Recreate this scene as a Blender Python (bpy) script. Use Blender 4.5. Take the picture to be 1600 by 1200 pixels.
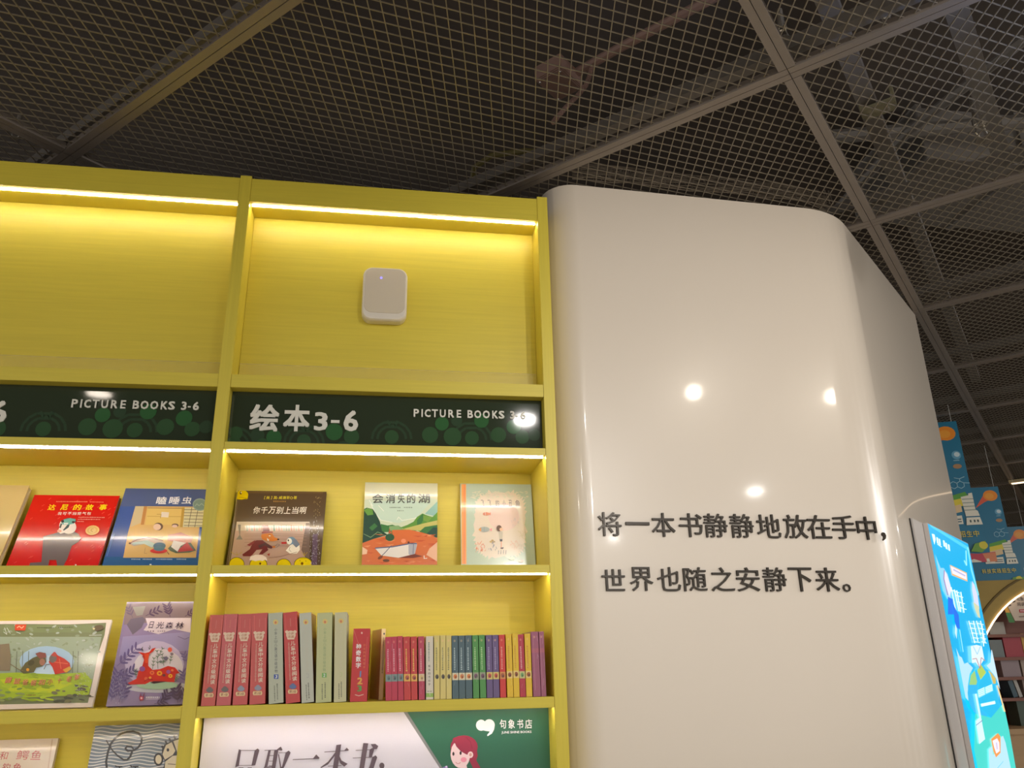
import bpy, bmesh, math, random
from mathutils import Vector, Matrix
from mathutils.geometry import tessellate_polygon
random.seed(4)
for o in list(bpy.data.objects): bpy.data.objects.remove(o)
S = bpy.context.scene
COL = S.collection
# ------------------------------------------------------------ camera, world, lamps, exposure
CR = Vector((0.98729455, -0.15762917, -0.02006295))
CU = Vector((-0.03383662, -0.3319187, 0.94270094))
CF = Vector((0.15525644, 0.93004463, 0.33303516))
FPX = 1235.27
CAM = Vector((0, 0, 1.5))
cd = bpy.data.cameras.new('camera')
cam = bpy.data.objects.new('camera', cd); COL.objects.link(cam)
M = Matrix((CR, CU, -CF)).transposed().to_4x4(); M.translation = CAM
cam.matrix_world = M
cd.sensor_width = 36; cd.lens = 36 * FPX / 1600; cd.clip_start = 0.02; cd.clip_end = 200
S.camera = cam
S.view_settings.view_transform = 'Standard'; S.view_settings.look = 'None'
S.view_settings.exposure = 0.45; S.view_settings.gamma = 1; S.view_settings.use_curve_mapping = False
S.cycles.max_bounces = 10; S.cycles.diffuse_bounces = 4; S.cycles.glossy_bounces = 4; S.cycles.transparent_max_bounces = 12
S.cycles.sample_clamp_indirect = 6

w = bpy.data.worlds.new('world'); S.world = w; w.use_nodes = True
w.node_tree.nodes['Background'].inputs[0].default_value = (1.0, 0.97, 0.93, 1)
w.node_tree.nodes['Background'].inputs[1].default_value = 0.70
CZ = 3.05          # height of the mesh ceiling

def lamp(name, loc, target, power, size, col=(1, .96, .91), spot=None, blend=.6):
    l = bpy.data.lights.new(name, 'SPOT' if spot else 'AREA'); l.energy = power; l.color = col
    if spot: l.spot_size = spot; l.spot_blend = blend; l.shadow_soft_size = size
    else: l.shape = 'DISK'; l.size = size
    o = bpy.data.objects.new(name, l); COL.objects.link(o); o.location = loc
    d = Vector(target) - Vector(loc); o.rotation_euler = d.to_track_quat('-Z', 'Y').to_euler()
    return o
# beams for the downlights behind and beside the viewer, all out of view
DOWN = [(.907, -.468), (-1.66, -.21), (-2.4, -2.6), (.6, -3.4), (3.9, -2.2), (7.8, .6), (8.6, 5.2), (3.6, -5.2), (-.6, -1.9), (10.5, 3.4), (-3.4, -.6)]
for x, y in DOWN[:1] + DOWN[2:]: lamp('downlight_beam', (x, y, 3.02), (x, y, 0), 17, .11)
lamp('column_spot', (1.9, -2.3, 2.9), (1.12, 2.3, 2.35), 130, .05, (1, .95, .9), spot=.62, blend=.9)
lamp('column_side_fill', (6.6, 1.2, 2.9), (2.3, 2.9, 1.7), 40, .22)  # unseen fill lamp added to brighten the side face of the column
lamp('display_spill', (2.5, .3, 1.3), (1.78, 1.20, 3.05), 95, .1, (.2, .42, 1), spot=.5, blend=1)

# ------------------------------------------------------------ helpers
def ray(x, y): return CR * ((x - 800) / FPX) - CU * ((y - 600) / FPX) + CF
def hit(x, y, p0, n):
    d = ray(x, y); return CAM + d * ((Vector(p0) - CAM).dot(n) / d.dot(n))
def onY(x, y, Y): return hit(x, y, (0, Y, 0), Vector((0, 1, 0)))
def onZ(x, y, Z): return hit(x, y, (0, 0, Z), Vector((0, 0, 1)))

def lin(c):
    c = c / 255.0
    return c / 12.92 if c <= .04045 else ((c + .055) / 1.055) ** 2.4
def C3(c): return (lin(c[0]), lin(c[1]), lin(c[2]), 1.0)
MATS = {}
def mat(name, col, rough=.5, metal=0, spec=.5, coat=0, noise=0, scale=(8, 8, 8), bump=0, bscale=40, emit=None, estr=0, trans=0, alpha=1, attr=False):
    if name in MATS: return MATS[name]
    m = bpy.data.materials.new(name); m.use_nodes = True; nt = m.node_tree; b = nt.nodes['Principled BSDF']
    b.inputs['Base Color'].default_value = C3(col)
    b.inputs['Roughness'].default_value = rough; b.inputs['Metallic'].default_value = metal
    b.inputs['Specular IOR Level'].default_value = spec
    b.inputs['Coat Weight'].default_value = coat; b.inputs['Coat Roughness'].default_value = .07
    if trans: b.inputs['Transmission Weight'].default_value = trans
    b.inputs['Alpha'].default_value = alpha
    if emit: b.inputs['Emission Color'].default_value = C3(emit); b.inputs['Emission Strength'].default_value = estr
    src = None
    if attr:
        a = nt.nodes.new('ShaderNodeAttribute'); a.attribute_name = 'Col'; src = a.outputs['Color']
        if estr: b.inputs['Base Color'].default_value = (.01, .01, .01, 1)
        else: nt.links.new(src, b.inputs['Base Color'])
        if estr:
            nt.links.new(src, b.inputs['Emission Color']); b.inputs['Emission Strength'].default_value = estr
    if noise or bump:
        tc = nt.nodes.new('ShaderNodeTexCoord'); mp = nt.nodes.new('ShaderNodeMapping'); mp.inputs['Scale'].default_value = scale
        nt.links.new(tc.outputs['Object'], mp.inputs['Vector'])
        n = nt.nodes.new('ShaderNodeTexNoise'); n.inputs['Scale'].default_value = 1; n.inputs['Detail'].default_value = 5
        nt.links.new(mp.outputs['Vector'], n.inputs['Vector'])
        if noise:
            mx = nt.nodes.new('ShaderNodeMix'); mx.data_type = 'RGBA'; mx.blend_type = 'MULTIPLY'; mx.inputs[0].default_value = 1
            rp = nt.nodes.new('ShaderNodeMapRange'); rp.inputs['From Min'].default_value = .25; rp.inputs['From Max'].default_value = .75
            rp.inputs['To Min'].default_value = 1 - noise; rp.inputs['To Max'].default_value = 1
            nt.links.new(n.outputs['Fac'], rp.inputs['Value'])
            if src: nt.links.new(src, mx.inputs[6])
            else: mx.inputs[6].default_value = C3(col)
            nt.links.new(rp.outputs['Result'], mx.inputs[7]); nt.links.new(mx.outputs[2], b.inputs['Base Color'])
        if bump:
            bp = nt.nodes.new('ShaderNodeBump'); bp.inputs['Strength'].default_value = 1; bp.inputs['Distance'].default_value = bump
            nt.links.new(n.outputs['Fac'], bp.inputs['Height']); nt.links.new(bp.outputs['Normal'], b.inputs['Normal'])
    MATS[name] = m; return m

YEL = mat('yellow_laminate', (222, 203, 68), .42, noise=.10, scale=(5, 5, 160), bump=.00015)
YELV = mat('yellow_laminate_upright', (222, 203, 68), .42, noise=.10, scale=(160, 160, 5), bump=.00015)
LED = mat('led_strip', (255, 250, 245), .5, emit=(255, 244, 238), estr=30)
LEDW = mat('arch_led', (255, 240, 220), .5, emit=(255, 222, 185), estr=1.6)
ACRY = mat('clear_acrylic', (250, 236, 150), .25, alpha=.16)
ACRE = mat('acrylic_edge', (236, 220, 150), .25, alpha=.6)
CREAM = mat('glossy_cream_paint', (226, 215, 200), .3, coat=.3, spec=.5, noise=.02, scale=(3, 3, 1), bump=.0012)
SIDE = mat('pale_grey_panel', (204, 198, 194), .4, noise=.03)
LETTER = mat('dark_bronze_letter', (52, 44, 34), .3, metal=.35)
WHITEP = mat('white_plastic', (226, 218, 204), .35)
BAR = mat('grey_frame_paint', (140, 131, 124), .45, metal=.3, noise=.12, scale=(6, 6, 6))
WIRE = mat('mesh_wire', (142, 134, 120), .5, metal=.3)
WIRED = mat('dark_wire', (150, 140, 128), .5, metal=.3, noise=.5, scale=(60, 60, 60))
VOID = mat('dark_soffit', (84, 74, 66), .9, noise=.5, scale=(1.2, 1.2, 1.2))
DUCT = mat('dull_grey_steel', (128, 122, 116), .6, metal=.3, noise=.25, scale=(5, 5, 5))
PIPE = mat('dusty_pink_conduit', (140, 112, 102), .6, noise=.2)
CHROME = mat('bright_chrome', (225, 222, 215), .2, metal=.9)
PAPER = mat('page_paper', (232, 222, 196), .8, noise=.12, scale=(2, 400, 2))
PRINT = mat('printed_paper', (255, 255, 255), .38, attr=True)
GLOSSP = mat('laminated_print', (255, 255, 255), .2, coat=.5, attr=True)
SIGNP = mat('gloss_sign_print', (255, 255, 255), .05, attr=True)
SCREEN = mat('lit_screen', (255, 255, 255), .3, attr=True, estr=.9)
BLACK = mat('black_plastic', (24, 24, 24), .4)
SIGNL = mat('sign_letter', (226, 224, 212), .5)
OCHRE = mat('ochre_wood_panel', (188, 160, 84), .6, noise=.12, scale=(3, 3, 12))
BROWN = mat('reddish_shelf_wood', (150, 104, 92), .6, noise=.15, scale=(3, 3, 14))
WOOD = mat('light_counter_wood', (205, 170, 128), .5, noise=.15, scale=(4, 4, 20))
FLOORM = mat('beige_floor_tile', (190, 178, 160), .35, noise=.08)
WALLM = mat('warm_wall_paint', (150, 136, 118), .8, noise=.05)
STRING = mat('hanging_cord', (200, 200, 195), .6)

def mkmat(col, rough=.35, coat=.2):
    return mat('cover_%02x%02x%02x' % tuple(col), col, rough, coat=coat, noise=.04)

class MB:
    def __init__(s): s.v = []; s.f = []; s.c = []
    def add(s, vs, fs, col=None):
        n = len(s.v); s.v += [tuple(p) for p in vs]; s.f += [tuple(n + i for i in f) for f in fs]; s.c += [col] * len(fs)
    def box(s, a, b, X=None):
        x0, y0, z0 = a; x1, y1, z1 = b
        vs = [(x0, y0, z0), (x1, y0, z0), (x1, y1, z0), (x0, y1, z0), (x0, y0, z1), (x1, y0, z1), (x1, y1, z1), (x0, y1, z1)]
        if X is not None: vs = [X @ Vector(v) for v in vs]
        s.add(vs, [(0, 3, 2, 1), (4, 5, 6, 7), (0, 1, 5, 4), (1, 2, 6, 5), (2, 3, 7, 6), (3, 0, 4, 7)])
    def prism(s, pts, ax0, ax1, fn):      # outline pts (2D) extruded between ax0 and ax1; fn(a,b,t)->3D
        n = len(pts)
        vs = [fn(p[0], p[1], ax0) for p in pts] + [fn(p[0], p[1], ax1) for p in pts]
        fs = [(i, (i + 1) % n, n + (i + 1) % n, n + i) for i in range(n)]
        tr = tessellate_polygon([[Vector((p[0], p[1], 0)) for p in pts]])
        fs += [tuple(t) for t in tr] + [tuple(n + i for i in reversed(t)) for t in tr]
        s.add(vs, fs)
    def tube(s, pts, r, n=8, cap=True):
        pts = [Vector(p) for p in pts]; vs = []; fs = []
        for i, p in enumerate(pts):
            d = (pts[min(i + 1, len(pts) - 1)] - pts[max(i - 1, 0)]).normalized()
            a = d.orthogonal().normalized() if abs(d.z) > .9 else d.cross(Vector((0, 0, 1))).normalized()
            b = d.cross(a)
            for k in range(n):
                t = 2 * math.pi * k / n; vs.append(p + a * math.cos(t) * r + b * math.sin(t) * r)
        for i in range(len(pts) - 1):
            for k in range(n): fs.append((i * n + k, i * n + (k + 1) % n, (i + 1) * n + (k + 1) % n, (i + 1) * n + k))
        if cap: fs += [tuple(range(n)), tuple((len(pts) - 1) * n + k for k in reversed(range(n)))]
        s.add(vs, fs)
    def lathe(s, prof, n, X):              # prof [(r,h)]
        vs = []; fs = []
        for r, h in prof:
            for k in range(n):
                t = 2 * math.pi * k / n; vs.append(X @ Vector((r * math.cos(t), r * math.sin(t), h)))
        for i in range(len(prof) - 1):
            for k in range(n): fs.append((i * n + k, i * n + (k + 1) % n, (i + 1) * n + (k + 1) % n, (i + 1) * n + k))
        fs += [tuple(range(n)), tuple((len(prof) - 1) * n + k for k in reversed(range(n)))]
        s.add(vs, fs)
    def build(s, name, m, parent=None, smooth=False, bevel=0, segs=2):
        me = bpy.data.meshes.new(name); me.from_pydata(s.v, [], s.f)
        if any(c is not None for c in s.c):
            at = me.color_attributes.new('Col', 'FLOAT_COLOR', 'CORNER')
            buf = []
            for p, c in zip(me.polygons, s.c): buf += list(c) * p.loop_total
            at.data.foreach_set('color', buf)
        else:
            bm = bmesh.new(); bm.from_mesh(me); bmesh.ops.recalc_face_normals(bm, faces=bm.faces)
            if bevel:
                bmesh.ops.bevel(bm, geom=[e for e in bm.edges], offset=bevel, segments=segs, affect='EDGES', clamp_overlap=True)
            bm.to_mesh(me); bm.free()
        if smooth:
            for p in me.polygons: p.use_smooth = True
            me.set_sharp_from_angle(angle=math.radians(40))
        me.materials.append(m)
        o = bpy.data.objects.new(name, me); COL.objects.link(o)
        if parent: o.parent = parent
        return o

def tag(o, label=None, cat=None, group=None, kind=None):
    if label: o['label'] = label
    if cat: o['category'] = cat
    if group: o['group'] = group
    if kind: o['kind'] = kind
    return o
def thing(name, loc, label, cat, group=None, kind=None):
    o = bpy.data.objects.new(name, None); COL.objects.link(o); o.location = loc; o.empty_display_size = .05
    return tag(o, label, cat, group, kind)
def boxpart(name, a, b, m, parent, bevel=0):
    mb = MB(); mb.box(a, b); return mb.build(name, m, parent, bevel=bevel)

# text glyphs as flat triangles, normalised to the unit box
TC = {}
def glyphs(s, bold=0.0):
    k = (s, bold)
    if k not in TC:
        c = bpy.data.curves.new('t', 'FONT'); c.body = s; c.resolution_u = 2; c.offset = 0
        o = bpy.data.objects.new('t', c); me = bpy.data.meshes.new_from_object(o)
        V = [(v.co.x, v.co.y) for v in me.vertices]; F = [tuple(p.vertices) for p in me.polygons]
        bpy.data.objects.remove(o); bpy.data.curves.remove(c); bpy.data.meshes.remove(me)
        if bold > .001:      # heavier weight: the glyph repeated with small shifts
            e = bold * .75; V0, F0, n0 = V, F, len(V); V = []; F = []
            for i, (dx, dy) in enumerate(((-e, -e), (e, -e), (e, e), (-e, e), (0, 0))):
                V += [(x + dx, y + dy) for x, y in V0]; F += [tuple(i * n0 + k for k in f) for f in F0]
        x0 = min(v[0] for v in V); x1 = max(v[0] for v in V); y0 = min(v[1] for v in V); y1 = max(v[1] for v in V)
        TC[k] = ([((x - x0) / max(x1 - x0, 1e-6), (y - y0) / max(y1 - y0, 1e-6)) for x, y in V], F, (x1 - x0, y1 - y0))
    return TC[k]

def clip_poly(P, R):
    x0, y0, x1, y1 = R
    for ax, lim, sg in ((0, x0, 1), (0, x1, -1), (1, y0, 1), (1, y1, -1)):
        out = []
        for i in range(len(P)):
            a, b = P[i - 1], P[i]; da = sg * (a[ax] - lim); db = sg * (b[ax] - lim)
            if (da >= 0) != (db >= 0):
                t = da / (da - db); out.append((a[0] + (b[0] - a[0]) * t, a[1] + (b[1] - a[1]) * t))
            if db >= 0: out.append(b)
        P = out
        if len(P) < 3: return []
    return P

class Art:
    """flat print on a plane: origin o, unit axes ex, ey; shapes are given as points of the photo (via q) or local metres (loc=True)"""
    def __init__(s, o, ex, ey, rect, q=None, step=.00005):
        s.o = Vector(o); s.ex = Vector(ex).normalized(); s.ey = Vector(ey).normalized(); s.n = s.ex.cross(s.ey)
        s.rect = rect; s.q = q or (lambda x, y: (x, y)); s.k = 1; s.mb = MB(); s.step = step
    def L(s, p):
        x, y = s.q(*p); P = hit(x, y, s.o, s.n) - s.o
        return (P.dot(s.ex), P.dot(s.ey))
    def emit(s, polys, col):
        h = s.k * s.step; s.k += 1; c = C3(col)
        for P in polys:
            P = clip_poly(P, s.rect)
            if len(P) < 3: continue
            s.mb.add([(a, b, h) for a, b in P], [tuple(range(len(P)))], c)
    def bg(s, col):
        x0, y0, x1, y1 = s.rect; s.emit([[(x0, y0), (x1, y0), (x1, y1), (x0, y1)]], col)
    def lp(s, pts, col):
        tr = tessellate_polygon([[Vector((p[0], p[1], 0)) for p in pts]])
        s.emit([[pts[i] for i in t] for t in tr], col)
    def poly(s, pts, col): s.lp([s.L(p) for p in pts], col)
    def ell(s, c, rx, ry, col, rot=0, n=20, a0=0, a1=360):
        pts = []
        for i in range(n):
            t = math.radians(a0 + (a1 - a0) * i / (n if a1 - a0 == 360 else n - 1)); x = rx * math.cos(t); y = ry * math.sin(t); r = math.radians(rot)
            pts.append((c[0] + x * math.cos(r) - y * math.sin(r), c[1] + x * math.sin(r) + y * math.cos(r)))
        s.poly(pts, col)
    def line(s, pts, wd, col, closed=False):
        if closed: pts = list(pts) + [pts[0]]
        Q = []
        for i in range(len(pts) - 1):
            (x0, y0), (x1, y1) = pts[i], pts[i + 1]; l = math.hypot(x1 - x0, y1 - y0) or 1
            nx, ny = -(y1 - y0) / l * wd / 2, (x1 - x0) / l * wd / 2
            Q.append([s.L((x0 + nx, y0 + ny)), s.L((x1 + nx, y1 + ny)), s.L((x1 - nx, y1 - ny)), s.L((x0 - nx, y0 - ny))])
        s.emit(Q, col)
    def glyph(s, F, P, bold, col):
        m = 5 if bold > .001 else 1; nf = len(F) // m
        for i in range(m):
            s.emit([[P[j] for j in f] for f in F[i * nf:(i + 1) * nf]], col); s.k -= .8
        s.k += .8
    def text(s, t, bl, br, h, col, bold=.01, shear=0):
        V, F, _ = glyphs(t, bold); A = Vector(s.L(bl)); B = Vector(s.L(br)); d = B - A
        hh = abs(s.L((bl[0], bl[1] - h))[1] - A[1]); up = Vector((-d.y, d.x)).normalized() * hh
        if up.y < 0: up = -up
        up = up + d.normalized() * (hh * shear)
        P = [tuple(A + d * x + up * y) for x, y in V]
        s.glyph(F, P, bold, col)
    def vtext(s, t, top, bot, wd, col, bold=.01):
        A = Vector(s.L(top)); B = Vector(s.L(bot)); n = len(t); d = (B - A) / n
        W = abs(s.L((top[0] + wd, top[1]))[0] - A[0])
        for i, ch in enumerate(t):
            if ch == ' ': continue
            V, F, (gw, gh) = glyphs(ch, bold); c = A + d * (i + .5)
            hh = min(abs(d.y) * .86, W * 1.1); ww = W
            if ch in '一': hh *= .15
            P = [(c.x + (x - .5) * ww, c.y + (y - .5) * hh) for x, y in V]
            s.glyph(F, P, bold, col); s.k -= 1
        s.k += 1
    def dots(s, a, b, n, sz, col, fill=.6):      # a row of tiny print marks
        Q = []
        for i in range(n):
            t0 = i / n; t1 = (i + fill) / n
            p = [(a[0] + (b[0] - a[0]) * t, a[1] + (b[1] - a[1]) * t) for t in (t0, t1)]
            hgt = sz * (.6 + .4 * random.random())
            dx, dy = b[0] - a[0], b[1] - a[1]; l = math.hypot(dx, dy); nx, ny = -dy / l * hgt / 2, dx / l * hgt / 2
            Q.append([s.L((p[0][0] + nx, p[0][1] + ny)), s.L((p[1][0] + nx, p[1][1] + ny)), s.L((p[1][0] - nx, p[1][1] - ny)), s.L((p[0][0] - nx, p[0][1] - ny))])
        s.emit(Q, col)
    def build(s, name, m, parent, world=False):
        o = s.mb.build(name, m, parent)
        X = Matrix((s.ex, s.ey, s.n)).transposed().to_4x4(); X.translation = s.o
        if parent: X = parent.matrix_basis.inverted() @ X
        o.matrix_local = X
        return o

# ------------------------------------------------------------ room shell
def struct(name, a, b, m, label=None):
    mb = MB(); mb.box(a, b); return tag(mb.build(name, m), label, kind='structure')
struct('floor', (-9, -8, -.1), (14, 15, 0), FLOORM)
struct('wall_back', (-9, 2.62, 0), (1.55, 2.74, 3.0), WALLM)
struct('wall_right', (13.9, 1, 0), (14, 15, 4.4), WALLM)
struct('wall_far', (1.5, 14.9, 0), (14, 15, 4.4), WALLM)

# ------------------------------------------------------------ mesh ceiling
GA = math.radians(44.45)
EA = Vector((math.sin(GA), math.cos(GA), 0))        # long beams run along EA
EB = Vector((math.cos(GA), -math.sin(GA), 0))       # cross beams run along EB
GO = onZ(1234, 115.6, CZ)
mb = MB(); mb.box((-11, -9, 4.3), (15, 16, 4.4))
ceiling = tag(mb.build('ceiling', VOID), 'dark ceiling void above the expanded metal panels', kind='structure')
PW, PL = 1.97, 1.008                                 # panel size along EB and along EA
FW, FH = .0245, .022
def panel_meshes():
    fr = MB()
    for a, b in (((0, 0), (PW, FW)), ((0, PL - FW), (PW, PL)), ((0, FW), (FW, PL - FW)), ((PW - FW, FW), (PW, PL - FW))):
        fr.box((a[0] + .001, a[1] + .001, 0), (b[0] - .001, b[1] - .001, FH))
    wr = MB(); sp = .0325; ang = 34.5
    for sg in (1, -1):
        # strand direction in panel coordinates (x along EB, y along EA)
        dx, dy = sg * math.sin(math.radians(ang)), math.cos(math.radians(ang))
        nx, ny = dy, -dx
        R = [v[0] * nx + v[1] * ny for v in ((0, 0), (PW, 0), (0, PL), (PW, PL))]
        k = math.floor(min(R) / sp)
        while k * sp < max(R):
            c = (k + .5) * sp; k += 1
            # clip the line to the panel
            t0, t1 = -9, 9
            for p, d, hi in ((c * nx, dx, PW), (c * ny, dy, PL)):
                a, b = (-p) / d, (hi - p) / d
                t0 = max(t0, min(a, b)); t1 = min(t1, max(a, b))
            if t1 - t0 < .02: continue
            p0 = Vector((c * nx + dx * t0, c * ny + dy * t0, 0)); p1 = Vector((c * nx + dx * t1, c * ny + dy * t1, 0))
            n = Vector((nx, ny, 0)) * .00125; z = .006 + (.0014 if sg > 0 else 0); u = Vector((0, 0, z)); h = Vector((0, 0, .0032))
            wr.add([p0 - n + u, p1 - n + u, p1 + n + u, p0 + n + u, p0 - n + u + h, p1 - n + u + h, p1 + n + u + h, p0 + n + u + h],
                   [(0, 3, 2, 1), (4, 5, 6, 7), (0, 1, 5, 4), (2, 3, 7, 6)])
    return fr, wr
fr, wr = panel_meshes()
pf0 = fr.build('ceiling_panel', BAR, ceiling); pw0 = wr.build('wire_mesh', WIRE, pf0); pw0['kind'] = 'stuff'
first = True
RZ = math.atan2(EB.y, EB.x)
def inview(P):
    d = Vector(P) - CAM; z = d.dot(CF)
    if z < .2: return False
    return -250 < 800 + FPX * d.dot(CR) / z < 1850 and -350 < 600 - FPX * d.dot(CU) / z < 1000
for i in range(-5, 5):
    for j in range(-4, 11):
        P = GO + EB * (i * PW) + EA * (j * PL)
        if not any(inview(P + EB * (a * PW) + EA * (b * PL)) for a in (0, .25, .5, .75, 1) for b in (0, .33, .66, 1)): continue
        cen = P + EB * PW / 2 + EA * PL / 2
        if cen.y > 3.9 and cen.x < 1.2: continue
        if cen.y > 14 or cen.x > 13.5: continue
        if first: a, b = pf0, pw0; first = False
        else:
            a = pf0.copy(); b = pw0.copy(); COL.objects.link(a); COL.objects.link(b); a.parent = ceiling; b.parent = a
        a.location = P; a.rotation_euler = (0, 0, RZ + (0))
# note: panel x axis = EB, panel y axis must be EA
# carriers above the panels
mb = MB()
for j in range(-1, 7):
    for i in range(-2, 2):
        P = GO + EA * (j * PL + .02) + EB * (i * PW)
        q = [P - EA * .02, P - EA * .02 + EB * PW, P + EA * .02 + EB * PW, P + EA * .02]
        up = Vector((0, 0, 1))
        mb.add([p + up * .085 for p in q] + [p + up * .125 for p in q], [(0, 3, 2, 1), (4, 5, 6, 7), (0, 1, 5, 4), (1, 2, 6, 5), (2, 3, 7, 6), (3, 0, 4, 7)])
tag(mb.build('ceiling_carrier', DUCT), 'grey carrier rails running above the mesh panel joints', kind='structure')

# ------------------------------------------------------------ things in the ceiling void
def beam(name, p0, p1, w_, h_, m, label, cat, group=None):
    p0, p1 = Vector(p0), Vector(p1); d = (p1 - p0); l = d.length; X = Matrix.Translation(p0) @ d.to_track_quat('X', 'Z').to_matrix().to_4x4()
    o = thing(name, p0, label, cat, group)
    mb = MB()
    # C profile: web + two lips
    mb.box((0, -w_ / 2, 0), (l, w_ / 2, .004), X); mb.box((0, -w_ / 2, .004), (l, -w_ / 2 + .004, h_), X); mb.box((0, w_ / 2 - .004, .004), (l, w_ / 2, h_), X)
    c = mb.build('channel', m, o); c.matrix_local = Matrix.Translation(-p0)
    return o
a, b = onZ(1316, 66, 3.36), onZ(1440, 380, 3.36); d = (b - a).normalized()
beam('steel_channel', a - d * 1.2, b + d * 2.5, .06, .05, DUCT, 'wide grey steel channel above the mesh right of the beam crossing', 'beam')
a, b = onZ(1490, 0, 3.5), onZ(1545, 180, 3.5); d = (b - a).normalized()
beam('steel_channel', a - d * 1.0, b + d * .4, .07, .05, DUCT, 'short grey steel channel above the mesh at the top right corner', 'beam')
a, b = onZ(1330, 215, 3.75), onZ(1600, 190, 3.75); d = (b - a).normalized()
def pipe(name, pts, r, m, label, cat, n=8):
    o = thing(name, pts[0], label, cat); mb = MB(); mb.tube(pts, r, n)
    c = mb.build('tube', m, o, smooth=True); c.matrix_local = Matrix.Translation(-Vector(pts[0])); return o
pipe('pipe', [onZ(1290, 345, 3.7), onZ(1420, 205, 3.7), onZ(1600, 62, 3.7)], .022, DUCT, 'thin grey pipe crossing behind the right-hand steel channel', 'pipe')
pipe('pipe', [onZ(1300, 214, 3.9), onZ(1600, 190, 3.9), onZ(1760, 176, 3.9)], .035, DUCT, 'level grey pipe at the right edge above the mesh', 'pipe')
# duct as a long box
mb = MB(); a, b = onZ(1390, 300, 3.8), onZ(1680, 320, 3.8)
o = thing('air_duct', a, 'broad dark air duct above the mesh at the right edge', 'duct')
d = (b - a).normalized(); X = Matrix.Translation(a) @ d.to_track_quat('X', 'Z').to_matrix().to_4x4()
mb.box((0, -.3, 0), (3.5, .3, .3), X)
for k in range(7): mb.box((k * .55, -.312, -.012), (k * .55 + .03, .312, .312), X)
c = mb.build('duct_body', DUCT, o); c.matrix_local = Matrix.Translation(-a)
# junction box with conduit and flexible hose
P = onZ(873, 122, 3.58)
o = thing('junction_box', P, 'pinkish square junction box above the mesh left of the column', 'junction box')
X = Matrix.Rotation(.75, 4, 'Z')
mb = MB(); mb.box((-.075, -.06, -.03), (.075, .06, .035), X); mb.build('box_body', PIPE, o, bevel=.004)
mb = MB(); mb.box((-.068, -.053, -.036), (.068, .053, -.0305), X); mb.build('cover_plate', PIPE, o, bevel=.001)
mb = MB()
for sx in (-1, 1):
    for sy in (-1, 1): mb = MB(); mb.lathe([(.004, -.039), (.005, -.0365)], 8, X @ Matrix.Translation((sx * .06, sy * .045, 0))); mb.build('screw', CHROME, o)
pipe('conduit', [onZ(893, 118, 3.6), onZ(955, 82, 3.6), onZ(1010, 52, 3.6), onZ(1120, -6, 3.6), onZ(1180, -40, 3.6)], .017, PIPE, 'straight dusty conduit running from the junction box to the upper right', 'conduit')
mb = MB(); pts = [onZ(x, y, z) for x, y, z in ((924, 104, 3.58), (921, 120, 3.52), (915, 134, 3.45), (902, 150, 3.38), (886, 166, 3.32), (870, 184, 3.25), (864, 192, 3.2))]
o = thing('flexible_hose', pts[0], 'curved ribbed hose drooping beside the junction box', 'hose'); mb.tube(pts, .007, 6); 
c = mb.build('hose', PIPE, o, smooth=True); c.matrix_local = Matrix.Translation(-pts[0])
mb = MB()
for i in range(len(pts) - 1):
    for t in (0, .2, .4, .6, .8):
        p = pts[i].lerp(pts[i + 1], t); q = pts[i].lerp(pts[i + 1], t + .08); mb.tube([p, q], .0095, 6)
c = mb.build('rib', PIPE, o); c.matrix_local = Matrix.Translation(-pts[0]); c['kind'] = 'stuff'
a0 = onZ(742, 300, 3.5)
pipe('cable', [onZ(735, 300, 3.3), onZ(741, 262, 3.35), onZ(768, 243, 3.4), onZ(820, 236, 3.45), onZ(880, 240, 3.5)], .012, mat('olive_cable', (92, 84, 40), .6), 'dull olive cable bending above the mesh over the cabinet top', 'cable')
def sprinkler(x, y, z, label, s=1.0):
    P = onZ(x, y, z); o = thing('sprinkler_head', P, label, 'sprinkler', None)
    T = Matrix.Scale(s, 4)
    mb = MB(); mb.lathe([(.012, .10), (.012, .04), (.017, .035), (.017, .015), (.01, .012)], 10, T); mb.build('pipe_fitting', CHROME, o, smooth=True)
    mb = MB(); mb.tube([Vector((.012, 0, .014)) * s, Vector((.018, 0, -.01)) * s, Vector((.004, 0, -.03)) * s], .0025 * s, 6)
    mb.tube([Vector((-.012, 0, .014)) * s, Vector((-.018, 0, -.01)) * s, Vector((-.004, 0, -.03)) * s], .0025 * s, 6); mb.build('yoke', CHROME, o)
    mb = MB(); mb.lathe([(.022, -.034), (.022, -.031), (.006, -.030)], 12, T); mb.build('deflector', CHROME, o)
    return o
sprinkler(1533, 203, 3.2, 'bright chrome sprinkler head above the mesh near the right edge', 1.3)
sprinkler(1386, 30, 3.2, 'small chrome sprinkler head just above the bluish cross beam', .8)
sprinkler(1223, 50, 3.2, 'small chrome sprinkler head left of the long beam at the top', .8)
sprinkler(25, 208, 3.2, 'tiny chrome sprinkler head above the left beam corner', .7)
# bracket clamped round the channel
P = onZ(1372, 168, 3.335)
o = thing('pipe_clamp', P, 'pale dusty clamp bracket on the wide steel channel', 'clamp')
CL = mat('pale_dusty_metal', (150, 144, 116), .6, metal=.3, noise=.3, scale=(40, 40, 40))
X = Matrix.Rotation(math.pi / 2 - GA, 4, 'Z')
mb = MB(); mb.box((-.035, -.05, -.012), (.035, .05, 0), X); mb.build('plate', CL, o, bevel=.002)
for sy in (-1, 1):
    mb = MB(); mb.box((-.02, sy * .052 - .006, -.012), (.02, sy * .052 + .006, .06), X); mb.build('lug', CL, o, bevel=.002)
    mb = MB(); mb.lathe([(.007, -.026), (.007, -.0125)], 6, X @ Matrix.Translation((0, sy * .03, 0))); mb.build('bolt', CHROME, o)
for x, y in ((1358, 147), (1392, 150)):
    pass

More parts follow.
